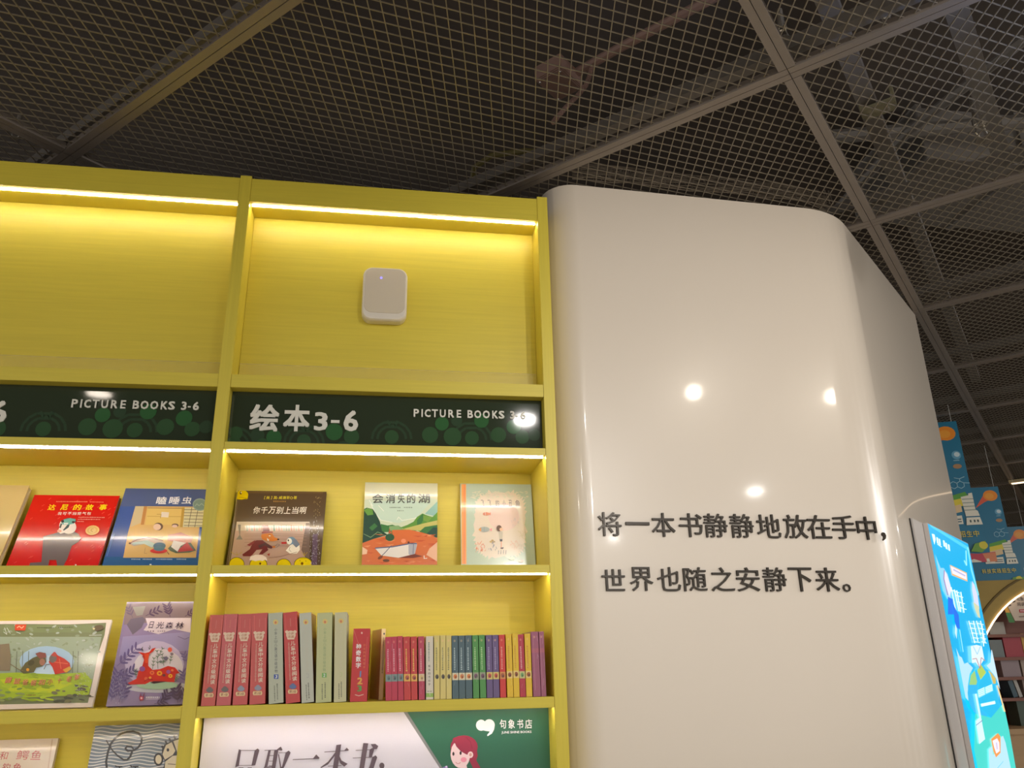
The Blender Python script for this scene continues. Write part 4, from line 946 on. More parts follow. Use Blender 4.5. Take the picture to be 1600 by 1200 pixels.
def art_num(A):
    A.bg((204, 26, 22)); A.ell((1415, 368), 7, 9, (250, 190, 170)); A.vtext('神奇数字', (1388, 455), (1386, 665), 42, (250, 244, 240), .03); A.vtext('好玩的数学绘本', (1438, 455), (1434, 668), 18, (236, 120, 60), .01)
    A.text('1', (1396, 735), (1408, 735), 50, (110, 140, 190), .04); A.text('2', (1376, 796), (1420, 795), 56, (240, 170, 60), .04); A.text('3', (1376, 856), (1414, 855), 50, (90, 160, 60), .04); A.line([(1358, 882), (1390, 892), (1430, 880)], 6, (240, 200, 180)); A.line([(1350, 345), (1400, 500)], 3, (236, 120, 100)); A.line([(1462, 400), (1440, 640)], 3, (232, 100, 90))
spine_book('small bright red number book with white title and coloured 1 2 3', pxq([(1347, 335), (1485, 330), (1313, 925), (1462, 920)]), mkmat((170, 20, 18)), art_num, crop=cA, depth=.16)
# cream book turned so its front cover shows
cB = (580, 940, 5.3333)
def art_creamspine(A):
    A.bg((228, 206, 150)); A.dots((105, 300), (92, 600), 24, 9, (90, 80, 60)); A.ell((108, 268), 6, 9, (60, 70, 80))
o = spine_book('thin cream book turned at an angle between the number book and the pink spines', [(596.5, 983), (603, 982), (591.5, 1092), (598.5, 1091)], mkmat((196, 150, 110)), art_creamspine, crop=cB, depth=.135, yf=2.285)
o.rotation_euler = (0, 0, math.radians(11))

def thin(i, x0t, x1t, x0b, x1b, yt, yb_, col, band, bandc, tc, lab, yellowtop=True, dep=.14):
    tl, tr, bl, br = (x0t, yt), (x1t, yt - 1), (x0b, yb_), (x1b, yb_ - .6)
    def f(A):
        A.bg(col)
        def P(u, v):
            a = (tl[0] + (bl[0] - tl[0]) * v, tl[1] + (bl[1] - tl[1]) * v); b = (tr[0] + (br[0] - tr[0]) * v, tr[1] + (br[1] - tr[1]) * v)
            return (a[0] + (b[0] - a[0]) * u, a[1] + (b[1] - a[1]) * u)
        c = P(.45, .085); A.ell(c, 9, 11, tuple(int(a * .6 + b * .4) for a, b in zip(col, (250, 200, 150))), n=8)
        if band == 'mauve':
            A.poly([P(0, .27), P(1, .27), P(1, .34), P(0, .34)], (176, 92, 110)); A.line([P(.3, .05), P(.3, .95)], 3, (196, 130, 150)); A.line([P(.7, .4), P(.7, .9)], 3, (150, 88, 100))
        elif band == 'white':
            A.dots(P(.4, .1), P(.4, .42), 12, 10, (70, 110, 110)); A.vtext('瓢虫自然科学', P(.45, .46), P(.45, .82), 17, (60, 60, 56), .0); A.poly([P(0, .935), P(1, .935), P(1, 1), P(0, 1)], (150, 190, 90)); A.dots(P(.2, .905), P(.8, .905), 5, 10, (110, 120, 110))
        else:
            A.dots(P(.42, .2), P(.42, .58), 13, 12, tc)
            if band:
                bandc and A.poly([P(0, .615), P(1, .615), P(1, .735), P(0, .735)], bandc); c = P(.5, .675); hx = (x1t - x0t) * .3
                A.ell(c, hx, 20, band, n=10); A.ell((c[0] + 3, c[1] + 6), hx * .5, 11, tuple(int(k * .65) for k in band), n=8)
        random.seed(i + 30)
        for k in range(3):
            u, v = random.uniform(.15, .8), random.uniform(.02, .85); A.line([P(u, v), P(min(u + random.uniform(-.15, .2), .95), v + random.uniform(.04, .15))], 2.5, tuple(min(255, int(k2 * .7 + 80)) for k2 in col))
    return spine_book(lab, pxq([tl, tr, bl, br], cB), mkmat(col), f, crop=cB, depth=dep, yf=2.215, group='thin paperbacks in a row by the right upright')
PK, OR, RD = (196, 40, 70), (204, 50, 44), (198, 44, 40)
T = [(120, 165, 120, 172, 296, 802, PK, (96, 120, 120), (130, 150, 146), (250, 190, 200), 'first pink-red thin paperback, beside the angled cream book'),
     (165, 216, 172, 222, 294, 800, PK, (96, 120, 120), (130, 150, 146), (250, 190, 200), 'second pink-red thin paperback from the angled cream book'),
     (217, 262, 224, 272, 290, 798, PK, (96, 120, 120), (130, 150, 146), (250, 190, 200), 'third pink-red thin paperback, just left of the orange-red pair'),
     (265, 324, 274, 332, 294, 798, OR, (190, 90, 60), (236, 180, 80), (250, 210, 90), 'left of two orange-red thin paperbacks with yellow bands'),
     (326, 382, 334, 388, 293, 798, OR, (190, 90, 60), (236, 180, 80), (250, 210, 90), 'right of two orange-red thin paperbacks with yellow bands'),
     (388, 444, 396, 448, 292, 797, (190, 56, 84), (226, 200, 130), (226, 196, 160), (240, 190, 190), 'pink thin paperback with a beige band left of the white spine'),
     (455, 518, 456, 520, 290, 796, (222, 214, 196), 'white', None, (60, 60, 60), 'white thin paperback with black characters and a green foot'),
     (523, 572, 524, 574, 283, 792, (222, 204, 120), (90, 80, 60), None, (120, 120, 80), 'first pale yellow paperback right of the white spine'),
     (574, 622, 576, 624, 282, 791, (222, 204, 120), (90, 80, 60), None, (120, 120, 80), 'middle of three pale yellow paperbacks with dark dots'),
     (624, 668, 626, 672, 282, 790, (222, 204, 120), (90, 80, 60), None, (120, 120, 80), 'last of three pale yellow paperbacks, left of the slate ones'),
     (670, 724, 676, 730, 285, 788, (72, 98, 106), (226, 130, 60), (226, 216, 180), (190, 210, 210), 'first slate blue paperback right of the pale yellow ones'),
     (726, 780, 732, 786, 284, 787, (72, 98, 106), (226, 130, 60), (226, 216, 180), (190, 210, 210), 'middle of three slate blue paperbacks with orange faces'),
     (783, 836, 788, 844, 282, 786, (72, 98, 106), (226, 130, 60), (226, 216, 180), (190, 210, 210), 'last of three slate blue paperbacks, left of the green pair'),
     (840, 892, 850, 902, 281, 784, (76, 148, 66), (120, 80, 100), (150, 160, 130), (190, 226, 160), 'left of two green thin paperbacks'),
     (895, 946, 908, 960, 280, 783, (76, 148, 66), (120, 80, 100), (150, 160, 130), (190, 226, 160), 'right of two green thin paperbacks'),
     (955, 1006, 964, 1016, 280, 781, (104, 82, 130), (206, 80, 60), (216, 196, 110), (176, 160, 196), 'left of two purple thin paperbacks'),
     (1009, 1058, 1018, 1070, 279, 779, (104, 82, 130), (206, 80, 60), (216, 196, 110), (176, 160, 196), 'right of two purple thin paperbacks'),
     (1060, 1115, 1075, 1126, 278, 778, (212, 46, 36), (170, 90, 50), (214, 140, 70), (250, 180, 160), 'bright red thin paperback between the purple and yellow ones'),
     (1118, 1170, 1134, 1186, 272, 772, (232, 190, 10), (150, 80, 30), (236, 206, 120), (206, 140, 30), 'yellow paperback just right of the bright red one'),
     (1172, 1225, 1188, 1238, 268, 768, (232, 192, 14), (150, 80, 30), (236, 206, 120), (206, 140, 30), 'slightly raised yellow paperback left of the crimson one'),
     (1222, 1268, 1240, 1290, 275, 772, (184, 36, 58), (120, 170, 100), (206, 196, 130), (240, 190, 190), 'crimson thin paperback between two yellow ones'),
     (1272, 1330, 1292, 1344, 268, 770, (232, 190, 10), (170, 90, 30), (236, 206, 120), (206, 140, 30), 'yellow paperback between the crimson and the mauve ones'),
     (1330, 1390, 1350, 1415, 252, 764, (160, 84, 112), 'mauve', None, (190, 130, 150), 'left of two mauve thin books at the row end'),
     (1392, 1442, 1417, 1460, 250, 762, (160, 84, 112), 'mauve', None, (190, 130, 150), 'right of two mauve thin books, last before the upright')]
for i, t in enumerate(T): thin(i, *t)

# ------------------------------------------------------------ poster in the lower bay
PY = 2.285
P0 = onY(319, 1123, PY); P1 = onY(858, 1106, PY)
pz = 1.3862; ph = .52
o = thing('poster_board', (P0.x, PY, pz - ph), 'large poster board in the lower bay, white and green with a girl and shop logo', 'poster')
pw_ = P1.x - P0.x + .004
outl = rounded([(0, 0), (pw_, 0), (pw_, ph), (0, ph)], [0, 0, .012, 0], 5)
mb = MB(); mb.prism(outl, 0, .008, lambda a, b, t: (a, t + .0003, b)); mb.build('board', BLACK, o)
q1 = lambda x, y: (590 + x / 5.517, 1090 + y / 5.517)
A = Art((P0.x, PY, pz - ph), (1, 0, 0), (0, 0, 1), (0, 0, pw_, ph), q1, step=.00006)
A.bg((222, 217, 228))
A.poly([(190, 60), (1560, 40), (1600, 2200), (1200, 1600), (560, 607)], (48, 104, 80)); A.poly([(182, 60), (215, 60), (560, 607), (1220, 1660), (1180, 1660), (535, 607)], (132, 132, 134))
wt = (248, 244, 246)
A.ell((893, 238), 45, 48, wt); A.ell((962, 236), 48, 50, wt); A.poly([(900, 280), (990, 200), (1010, 235), (1004, 275), (985, 310), (948, 333), (944, 322), (962, 300), (966, 292), (935, 288)], wt)
for ch, a, b in zip('句象书店', (1053, 1127, 1203, 1272), (1108, 1183, 1256, 1332)): A.text(ch, (a, 268), (b, 266), 80, wt, .016)
A.text('JUNE SHINE BOOKS', (1068, 316), (1326, 310), 26, wt, .02)
hr, hr2, sk = (158, 48, 74), (132, 36, 60), (244, 214, 216)
A.poly([(800, 420), (850, 410), (862, 500), (850, 540), (885, 600), (880, 680), (800, 680), (820, 600), (790, 540)], hr); A.ell((745, 425), 118, 100, hr); A.ell((712, 490), 84, 118, sk, -4); A.poly([(760, 560), (780, 640), (830, 680), (690, 680), (720, 600)], sk); A.poly([(660, 372), (640, 420), (629, 480), (632, 430), (650, 350), (700, 330), (780, 330), (840, 380), (850, 470), (790, 500), (720, 460), (680, 420)], hr)
A.ell((800, 492), 24, 28, sk); A.ell((800, 492), 12, 15, (214, 160, 150)); A.ell((742, 535), 26, 22, (236, 150, 172)); A.ell((653, 484), 9, 17, (60, 40, 44)); A.ell((715, 478), 9, 16, (60, 40, 44)); A.line([(672, 555), (684, 568), (702, 568), (714, 558)], 4, (190, 80, 90))
A.line([(660, 372), (680, 420), (720, 462), (770, 490)], 4, hr2); A.line([(760, 340), (800, 380), (815, 440)], 4, hr2)
A.ell((690, 760), 110, 110, (240, 210, 90)); A.poly([(560, 600), (600, 585), (612, 620), (590, 680), (560, 680)], (140, 120, 190)); A.ell((592, 596), 8, 8, (226, 210, 236))
# heavy serif characters, drawn stroke by stroke: thick verticals, hairline horizontals with a wedge
q2 = lambda x, y: (300 + x / 4.706, 1120 + y / 4.706); A.q = q2
ik = (98, 82, 92)
def wedge(x, y): A.poly([(x - 34, y), (x - 4, y - 22), (x + 8, y + 2), (x, y + 8)], ik)
A.poly([(345, 238), (362, 244), (345, 360), (318, 372)], ik); A.line([(350, 247), (480, 246)], 4, ik); A.poly([(462, 246), (484, 232), (496, 244), (466, 356), (438, 360)], ik); A.line([(325, 358), (455, 356)], 4, ik); A.poly([(380, 372), (350, 440), (310, 470), (345, 372)], ik); A.poly([(410, 372), (440, 372), (470, 440), (440, 460)], ik)
A.line([(535, 246), (660, 242)], 4, ik); wedge(658, 240); A.poly([(563, 246), (580, 246), (556, 362), (540, 372), (532, 372)], ik); A.poly([(606, 246), (636, 244), (606, 420), (580, 420)], ik)
for y in (285, 325, 360): A.line([(566, y), (618, y - 1)], 4, ik)
A.line([(636, 264), (716, 262)], 4, ik); A.poly([(690, 262), (712, 248), (726, 262), (680, 366), (640, 430), (630, 425), (664, 360)], ik); A.poly([(640, 270), (660, 380), (720, 440), (700, 450), (650, 385), (634, 275)], ik); A.line([(530, 372), (600, 366)], 8, ik)
A.line([(742, 314), (930, 306)], 5, ik); A.poly([(890, 306), (914, 276), (938, 300), (935, 308)], ik)
A.line([(974, 258), (1150, 246)], 5, ik); A.poly([(1118, 248), (1138, 226), (1156, 244)], ik); A.poly([(1062, 206), (1098, 202), (1058, 470), (1022, 470)], ik); A.poly([(1060, 252), (1070, 262), (1000, 350), (950, 376), (945, 370), (1000, 330)], ik); A.poly([(1072, 262), (1100, 320), (1145, 345), (1120, 366), (1090, 340), (1066, 275)], ik); A.line([(1000, 362), (1100, 358)], 4, ik)
A.line([(1204, 246), (1330, 240)], 4, ik); A.line([(1182, 302), (1355, 294)], 4, ik); A.poly([(1260, 192), (1296, 194), (1250, 470), (1216, 470)], ik); A.poly([(1306, 240), (1330, 226), (1340, 240), (1322, 298), (1300, 300)], ik); A.poly([(1326, 296), (1350, 282), (1362, 296), (1336, 376), (1310, 400), (1300, 380)], ik); A.poly([(1314, 200), (1348, 198), (1370, 214), (1360, 236), (1338, 238)], ik)
A.ell((1396, 358), 19, 22, ik); A.line([(1408, 362), (1396, 400)], 12, ik)
A.q = q1
ob = A.build('poster_print', PRINT, None); ob.parent = o; ob.location = Vector(ob.location) - o.location

# ------------------------------------------------------------ lit display on the side of the column
SD = Vector((.902, .822, 0)).normalized(); SN = Vector((SD.y, -SD.x, 0)); SP = Vector((1.600, 2.309, 0)) + SD * .3
def sidept(x, y, off): return hit(x, y, SP + SN * off, SN)
hz0 = sidept(1450, 818, .028); sa = (sidept(1450, 818, .028) - SP).dot(SD); sb = (sidept(1513, 850, .028) - SP).dot(SD)
kiosk = thing('display_kiosk', SP + SD * sa, 'tall lit advertising display with a blue poster image mounted on the column side', 'display')
R3 = Matrix((SD, Vector((0, 0, 1)), SN)).transposed().to_4x4()      # local x along side, y up, z outwards
def kp(name, a, b, m, bevel=0):
    mb = MB(); mb.box(a, b); ob = mb.build(name, m, kiosk, bevel=bevel); ob.matrix_local = R3; return ob
sm = (sidept(1427, 818, .010) - SP).dot(SD)
kz = hz0.z
kp('side_housing', (sm - sa, .25, .002), (sb - sa, kz + .004, .010), SIDE, .001)
kp('seam', (sm - sa - .006, .25, .0015), (sm - sa - .0005, kz + .004, .004), BLACK)
kp('screen_frame', (-.002, .35, .0105), (sb - sa + .002, kz + .003, .0265), SIDE, .001)
q = lambda x, y: (x, y)
so = SP + SD * sa + SN * .0268; so.z = .36
A = Art(so, SD, (0, 0, 1), (0, 0, sb - sa, kz - .36), q, step=.00012)
cb = (0, 172, 226)
A.bg(cb)
dq = lambda x, y: (1430 + x / 8, 810 + y / 8); A.q = dq
A.poly([(165, 55), (660, 355), (690, 420), (200, 110)], (70, 200, 236)); A.poly([(205, 190), (240, 200), (255, 260), (240, 330), (225, 280)], (225, 250, 255))
for k, (x, y) in enumerate(((262, 232), (290, 250), (345, 270), (372, 300), (405, 320))): A.poly([(x, y), (x + 20, y + 10), (x + 30, y + 90), (x + 8, y + 76)], (225, 250, 255))
A.line([(275, 320), (330, 360)], 9, (225, 250, 255)); A.line([(632, 400), (640, 590), (610, 525)], 12, (150, 226, 248)); A.line([(655, 360), (700, 640), (790, 960)], 14, (130, 220, 246))
A.poly([(430, 580), (640, 680), (650, 790), (455, 710)], (226, 178, 120)); A.poly([(438, 595), (632, 690), (640, 770), (460, 690)], (232, 226, 240)); A.line([(470, 640), (620, 720)], 26, (214, 206, 232)); A.line([(470, 640), (620, 720)], 8, (150, 160, 200))
A.poly([(240, 440), (310, 620), (350, 620), (400, 700), (440, 850), (440, 1010), (400, 1010), (340, 900)], (140, 204, 240)); A.poly([(355, 650), (385, 690), (430, 830), (445, 900), (420, 980), (380, 860), (350, 720)], (222, 220, 240)); A.line([(355, 650), (350, 760), (400, 960)], 10, (150, 110, 160))
A.poly([(400, 980), (460, 1010), (480, 1200), (400, 1200)], (30, 110, 226))
for k, (x, y, x2, y2) in enumerate(((440, 860, 500, 1160), (480, 890, 540, 1160), (510, 900, 560, 1170), (560, 920, 600, 1180))): A.line([(x, y), (x2, y2)], 14, (222, 250, 255))
for x, y in ((450, 900), (500, 960), (520, 1040), (540, 1110)): A.line([(x, y), (x + 90, y + 30)], 10, (222, 250, 255))
A.poly([(700, 780), (730, 830), (770, 960), (790, 1120), (780, 1200), (730, 1080), (700, 900)], (206, 210, 238)); A.poly([(745, 1080), (785, 1100), (785, 1200), (760, 1180)], (196, 190, 120))
A.q = lambda x, y: (1480 + x / 8, 940 + y / 8)
A.poly([(50, 0), (75, 60), (130, 170), (145, 340), (110, 330), (80, 250)], (20, 110, 226)); A.poly([(85, 280), (110, 340), (105, 470), (80, 390)], (190, 226, 250)); A.line([(140, 350), (185, 630)], 12, (140, 220, 250))
A.poly([(310, 0), (380, 60), (400, 210), (370, 190), (330, 90)], (200, 206, 170))
for x, y, x2, y2 in ((255, 240, 330, 520), (310, 240, 370, 500), (350, 240, 400, 420), (400, 240, 460, 520), (420, 300, 440, 560)): A.line([(x, y), (x2, y2)], 13, (226, 252, 255))
for y in (270, 330, 390, 450, 500): A.line([(265 + (y - 270) * .25, y), (330 + (y - 270) * .25, y + 14)], 9, (226, 252, 255)); A.line([(360 + (y - 270) * .2, y), (440 + (y - 270) * .15, y + 20)], 9, (226, 252, 255))
A.poly([(88, 580), (130, 680), (160, 700), (190, 780), (230, 760), (300, 830), (260, 900), (235, 1060), (240, 1240), (205, 1200)], (176, 218, 240)); A.poly([(470, 800), (520, 760), (530, 600), (560, 640), (620, 980), (640, 1100), (600, 1000), (520, 860)], (190, 222, 240))
A.ell((430, 1140), 200, 300, (40, 176, 228)); A.poly([(250, 1040), (270, 920), (320, 860), (350, 1000), (340, 1040)], (150, 196, 120)); A.poly([(350, 860), (400, 790), (460, 880), (450, 980), (400, 990)], (170, 196, 90)); A.poly([(490, 860), (540, 900), (590, 1020), (540, 1030)], (190, 190, 110))
A.poly([(270, 560), (340, 540), (410, 560), (440, 720), (400, 780), (385, 830), (330, 760), (285, 770)], (214, 232, 246)); A.line([(290, 720), (340, 710), (385, 840), (400, 700), (450, 740)], 9, (180, 120, 110)); A.line([(300, 560), (350, 660), (390, 560)], 8, (130, 190, 230))
A.q = lambda x, y: (1520 + x / 7.5, 1040 + y / 7.5)
A.bgk = None
A.poly([(0, 560), (190, 610), (300, 480), (345, 430), (480, 1200), (480, 2600), (-60, 2600)], (64, 206, 196)); A.poly([(45, 460), (60, 500), (190, 610), (290, 490), (250, 180), (150, 60), (40, 200)], (20, 180, 226))
for x, y, w_, h_ in ((30, 270, 80, 90), (115, 235, 85, 80), (60, 430, 170, 34)):
    A.poly([(x, y + 20), (x + w_, y - 20), (x + w_ + 12, y + h_ - 20), (x + 12, y + h_ + 20)], (150, 224, 246))
    for k in range(4): A.line([(x + 6, y + 20 + k * h_ / 4), (x + w_, y - 10 + k * h_ / 4)], 7, (230, 250, 255))
A.poly([(165, 60), (240, 150), (240, 210), (210, 215)], (196, 176, 100)); A.line([(255, 230), (345, 540)], 16, (232, 206, 150)); A.poly([(0, 650), (60, 590), (80, 700), (110, 860), (40, 920)], (206, 240, 246)); A.line([(0, 700), (80, 640)], 8, (120, 120, 170)); A.line([(0, 330), (50, 600)], 26, (196, 240, 250))
A.poly([(150, 980), (190, 940), (200, 1040), (280, 1030), (290, 850), (320, 820), (350, 900), (420, 1240), (420, 1500), (170, 1500)], (176, 220, 240)); A.poly([(180, 860), (260, 790), (290, 830), (290, 1020), (235, 1075), (205, 1000)], (236, 150, 80)); A.poly([(195, 880), (250, 850), (275, 900), (280, 1000), (240, 1030), (215, 960)], (240, 226, 236)); A.line([(240, 900), (250, 980)], 16, (200, 190, 220)); A.line([(320, 1120), (250, 1200)], 6, (90, 190, 220))
ob = A.build('screen_image', SCREEN, None); ob.parent = kiosk; ob.location = Vector(ob.location) - kiosk.location

# ------------------------------------------------------------ hanging banners
BD = Vector((.93, -.36, 0)).normalized(); BN = Vector((BD.y, -BD.x, 0))
def banner(label, tr, br_, crop, Y, wmin, bottom, dy, s):
    p0 = onY(tr[0], tr[1], Y); n = BN
    def L(px): return hit(px[0], px[1], p0, n)
    T_ = L(tr); B_ = L(br_); zt = T_.z; zb = L(bottom).z
    o = thing('hanging_banner', Vector((T_.x, T_.y, zt)), label, 'banner', 'blue hanging banners')
    X = Matrix((BD, Vector((0, 0, 1)), n)).transposed().to_4x4()
    H = zt - zb
    out = [(-wmin, -H), (.03 * s, -H), (.05 * s, -H + .16 * s), (.02 * s, -H + .2 * s), (0, -H + .24 * s), (0, 0), (-wmin, 0)]
    mb = MB(); mb.prism(out, -.006, 0, lambda a, b, t: (a, b, t)); ob = mb.build('panel', mat('banner_teal', (20, 112, 146), .6), o); ob.matrix_local = X
    A = Art(Vector((T_.x, T_.y, zt)), BD, (0, 0, 1), (-wmin, -H, .08, 0), None, step=.0002); A.mb = MB()
    q = lambda x, y: (crop[0] + (x - 0) * s_, crop[1] + (y) * s_)
    A.lp([(min(x, .079), y) for x, y in out], (20, 112, 146))
    # print, in metres from the top right corner, scaled
    def E(x, y, rx, ry, c, rot=0):
        pts = []
        for i in range(16):
            t = 2 * math.pi * i / 16; a, b = rx * math.cos(t), ry * math.sin(t); r = math.radians(rot); pts.append(((x + a * math.cos(r) - b * math.sin(r)) * s, (y + a * math.sin(r) + b * math.cos(r)) * s))
        A.lp(pts, c)
    def Pg(pts, c): A.lp([(x * s, y * s) for x, y in pts], c)
    def Ln(pts, wd, c):
        for (x0, y0), (x1, y1) in zip(pts, pts[1:]):
            l = math.hypot(x1 - x0, y1 - y0) or 1; a, b = -(y1 - y0) / l * wd / 2, (x1 - x0) / l * wd / 2; Pg([(x0 + a, y0 + b), (x1 + a, y1 + b), (x1 - a, y1 - b), (x0 - a, y0 - b)], c); A.k -= .8
        A.k += 1
    Pg([(-.28, -.235), (-.17, -.17), (-.12, -.15), (-.05, -.10), (-.10, -.06), (-.17, -.09)], (222, 92, 60)); E(-.10, -.10, .075, .062, (236, 140, 30)); E(-.11, -.105, .045, .035, (240, 160, 50))
    E(-.055, -.29, .036, .036, (96, 160, 190)); E(-.05, -.285, .022, .02, (200, 220, 226)); E(-.065, -.385, .034, .02, (170, 130, 90)); Ln([(-.085, -.335), (-.04, -.335)], .006, (150, 190, 206))
    hexr = [(-.07 + .03 * math.cos(math.radians(60 * k + 30)), -.54 + .03 * math.sin(math.radians(60 * k + 30))) for k in range(7)]; Ln(hexr, .005, (150, 196, 214)); Ln([(x - .052, y) for x, y in hexr], .005, (150, 196, 214)); Ln([(-.07, -.51), (-.07, -.49), (-.03, -.475)], .005, (150, 196, 214)); Ln([(-.044, -.525), (0, -.53)], .005, (150, 196, 214)); Ln([(-.07, -.49), (-.11, -.48)], .005, (150, 196, 214))
    Pg([(-.30, -.66), (-.05, -.60), (-.02, -.66), (-.30, -.74)], (90, 160, 60)); Pg([(-.30, -.69), (-.05, -.645), (-.04, -.70), (-.30, -.77)], (226, 206, 60)); Pg([(-.30, -.74), (-.10, -.70), (-.10, -.76), (-.30, -.80)], (226, 196, 150))
    wht = (226, 222, 206)
    Pg([(-.09, -.64), (-.03, -.63), (-.03, -.615), (.0, -.61), (.0, -.75), (.015, -.76), (.022, -.80), (-.08, -.80)], wht); Pg([(-.30, -.80), (-.11, -.79), (-.11, -.86), (-.30, -.86)], wht)
    for y in (-.66, -.69, -.72, -.75): Ln([(-.085, y), (.0, y)], .007, (150, 160, 150))
    for y in (-.82, -.84): Ln([(-.2, y), (-.12, y)], .008, (60, 90, 100))
    Pg([(-.08, -.81), (.02, -.81), (.03, -.87), (-.09, -.87)], wht)
    for x in (-.055, -.025, .0): Ln([(x, -.83), (x, -.85)], .012, (60, 80, 80))
    for k, ch in enumerate('科技实践招生中'):
        V, F, _ = glyphs(ch, .02); A.glyph(F, [((-.355 + k * .05 + x * .042) * s, (-.965 + y * .05) * s) for x, y in V], .02, (214, 190, 70)); A.k -= .8
    A.k += 1
    Pg([(-.10, -1.08), (-.06, -1.02), (.02, -1.0), (.03, -1.05), (-.02, -1.09)], (110, 160, 60)); E(-.0, -1.035, .032, .03, (214, 200, 60))
    Pg([(-.16, -1.09), (-.05, -1.10), (.075, -1.09), (.075, -1.17), (-.10, -1.17)], (190, 60, 80)); Pg([(-.02, -1.10), (.075, -1.095), (.075, -1.17), (.0, -1.17)], (214, 130, 90))
    Pg([(-.20, -1.17), (-.09, -1.14), (-.04, -1.16), (-.03, -1.25), (-.20, -1.25)], wht); Pg([(.0, -1.14), (.02, -1.14), (.03, -1.25), (.0, -1.25)], wht)
    A.rect = (-wmin, -H, .08, 0)
    ob = A.build('banner_print', PRINT, None); ob.parent = o; ob.location = Vector(ob.location) - o.location
    if zt < CZ - .01:
        for dx in (-wmin * .85, -.03): 
            mb = MB(); mb.tube([Vector((0, 0, 0)) + BD * dx, Vector((0, 0, CZ - zt + .005)) + BD * dx], .0015, 5); mb.build('suspension_cord', STRING, o)
s_ = 1
banner('largest blue hanging banner, just right of the column side', (1494, 658), (1531, 830), (0, 0), 4.45, .62, (1545, 878), 0, .78)
banner('middle blue hanging banner, overlapped by the largest one', (1559, 760), (1575, 880), (0, 0), 5.4, .60, (1580, 905), 0, .68)
banner('smallest blue hanging banner at the right photo edge, above the arch', (1604, 822), (1620, 900), (0, 0), 6.5, .66, (1600, 905), 0, .72)

# ------------------------------------------------------------ arched bookcase in the distance
AY = 7.6; arc = thing('arch_bookcase', (7.17, AY, 0), 'distant ochre bookcase with a lit round arch at the right photo edge', 'bookcase')
off = Vector((7.17, AY, 0))
R_ = 1.343; cz = .855; ztop = 2.40; xl_, xr_ = 5.2, 9.2
arcpts = [(R_ * math.cos(t), cz + R_ * math.sin(t)) for t in [math.pi * (1 - k / 40) for k in range(41)]]
out = [(xl_ - 7.17, 0), (xl_ - 7.17, ztop), (xr_ - 7.17, ztop), (xr_ - 7.17, 0), (R_, 0)] + list(reversed(arcpts)) + [(-R_, 0)]
mb = MB(); mb.prism(out, 0, .12, lambda a, b, t: (a, t, b)); mb.build('arch_front', OCHRE, arc)
mb = MB(); 
pin = [((R_ + .115) * math.cos(t), cz + (R_ + .115) * math.sin(t)) for t in [math.pi * k / 40 for k in range(41)]]; pin2 = [((R_ + .135) * math.cos(t), cz + (R_ + .135) * math.sin(t)) for t in [math.pi * (1 - k / 40) for k in range(41)]]
mb.prism(pin + pin2, -.012, -.0005, lambda a, b, t: (a, t, b)); mb.build('arch_moulding', mat('dark_ochre', (120, 98, 44), .6), arc)
mb = MB(); mb.tube([Vector((a * .994, -.008, cz + (b - cz) * .994)) for a, b in arcpts], .009, 6); mb.build('arch_light', LEDW, arc)
boxes = [('back_board', (-1.45, .42, 0), (1.45, .44, ztop), BROWN), ('side_board', (-1.46, .121, 0), (-1.42, .42, ztop), BROWN), ('side_board', (1.42, .121, 0), (1.46, .42, ztop), BROWN)]
for nm, a, b, m in boxes: boxpart(nm, a, b, m, arc)
szs = []
for y in (991, 1027, 1058, 1091, 1136):
    szs.append(onY(1570, y, AY + .13).z)
for i, z in enumerate(szs):
    boxpart('shelf', (-1.415, .125 if i < 4 else -.10, z - (.03 if i < 4 else .05)), (1.415, .418, z), BROWN if i < 4 else WOOD, arc)
boxpart('base_cabinet', (-1.33, -.08, .0), (1.33, -.002, szs[4] - .0505), WOOD, arc)
# books and boxes on its shelves
def far_item(px0, px1, ytop, shelf, col, label, leans=0, nm='book', cat='book'):
    Y = AY + .17; z = szs[shelf]; x0, x1 = onY(px0, 1000, Y).x, onY(px1, 1000, Y).x; zt = onY(px0, ytop, Y).z
    h = max(zt - z, .03); o = thing(nm, (x0, Y, z), label, cat, 'distant books in the arch bookcase')
    mb = MB(); w_ = x1 - x0
    X = Matrix.Translation((0, 0, abs(math.sin(leans)) * w_ * (1 if leans > 0 else 0))) @ Matrix.Rotation(leans, 4, 'Y')
    mb.box((0, 0, .0006), (w_, .004, h), X); mb.box((0, .004, .0006), (.004, .15, h), X); mb.box((w_ - .004, .004, .0006), (w_, .15, h), X); mb.build('cover', mkmat(col), o)
    mb = MB(); mb.box((.004, .004, .002), (w_ - .004, .145, h - .003), X); mb.build('page_block', PAPER, o)
random.seed(12)
far_item(1549, 1574, 972, 0, (176, 170, 160), 'grey patterned box on the top arch shelf')
far_item(1545, 1565, 1000, 1, (120, 130, 130), 'grey box with a pale front on the second arch shelf')
far_item(1567, 1595, 994, 1, (176, 44, 60), 'crimson book pair on the second arch shelf')
far_item(1596, 1601, 990, 1, (214, 160, 60), 'yellow spine at the right end of the second arch shelf')
far_item(1556, 1584, 1032, 2, (160, 140, 144), 'pale mauve book on the third arch shelf')
far_item(1587, 1612, 1031, 2, (176, 156, 140), 'beige book on the third arch shelf at the photo edge')
far_item(1565, 1572, 1064, 3, (60, 90, 104), 'slate blue book leaning on the fourth arch shelf', -.2)
far_item(1574, 1579, 1062, 3, (190, 186, 178), 'white book leaning on the fourth arch shelf', -.2)
far_item(1583, 1598, 1062, 3, (150, 130, 120), 'block of brown spines on the fourth arch shelf')
far_item(1567, 1585, 1093, 4, (70, 88, 74), 'dark green book set on the arch counter')
far_item(1587, 1594, 1093, 4, (170, 150, 156), 'pale pink book on the arch counter')
far_item(1595, 1612, 1110, 4, (206, 140, 100), 'orange box on the arch counter at the photo edge')
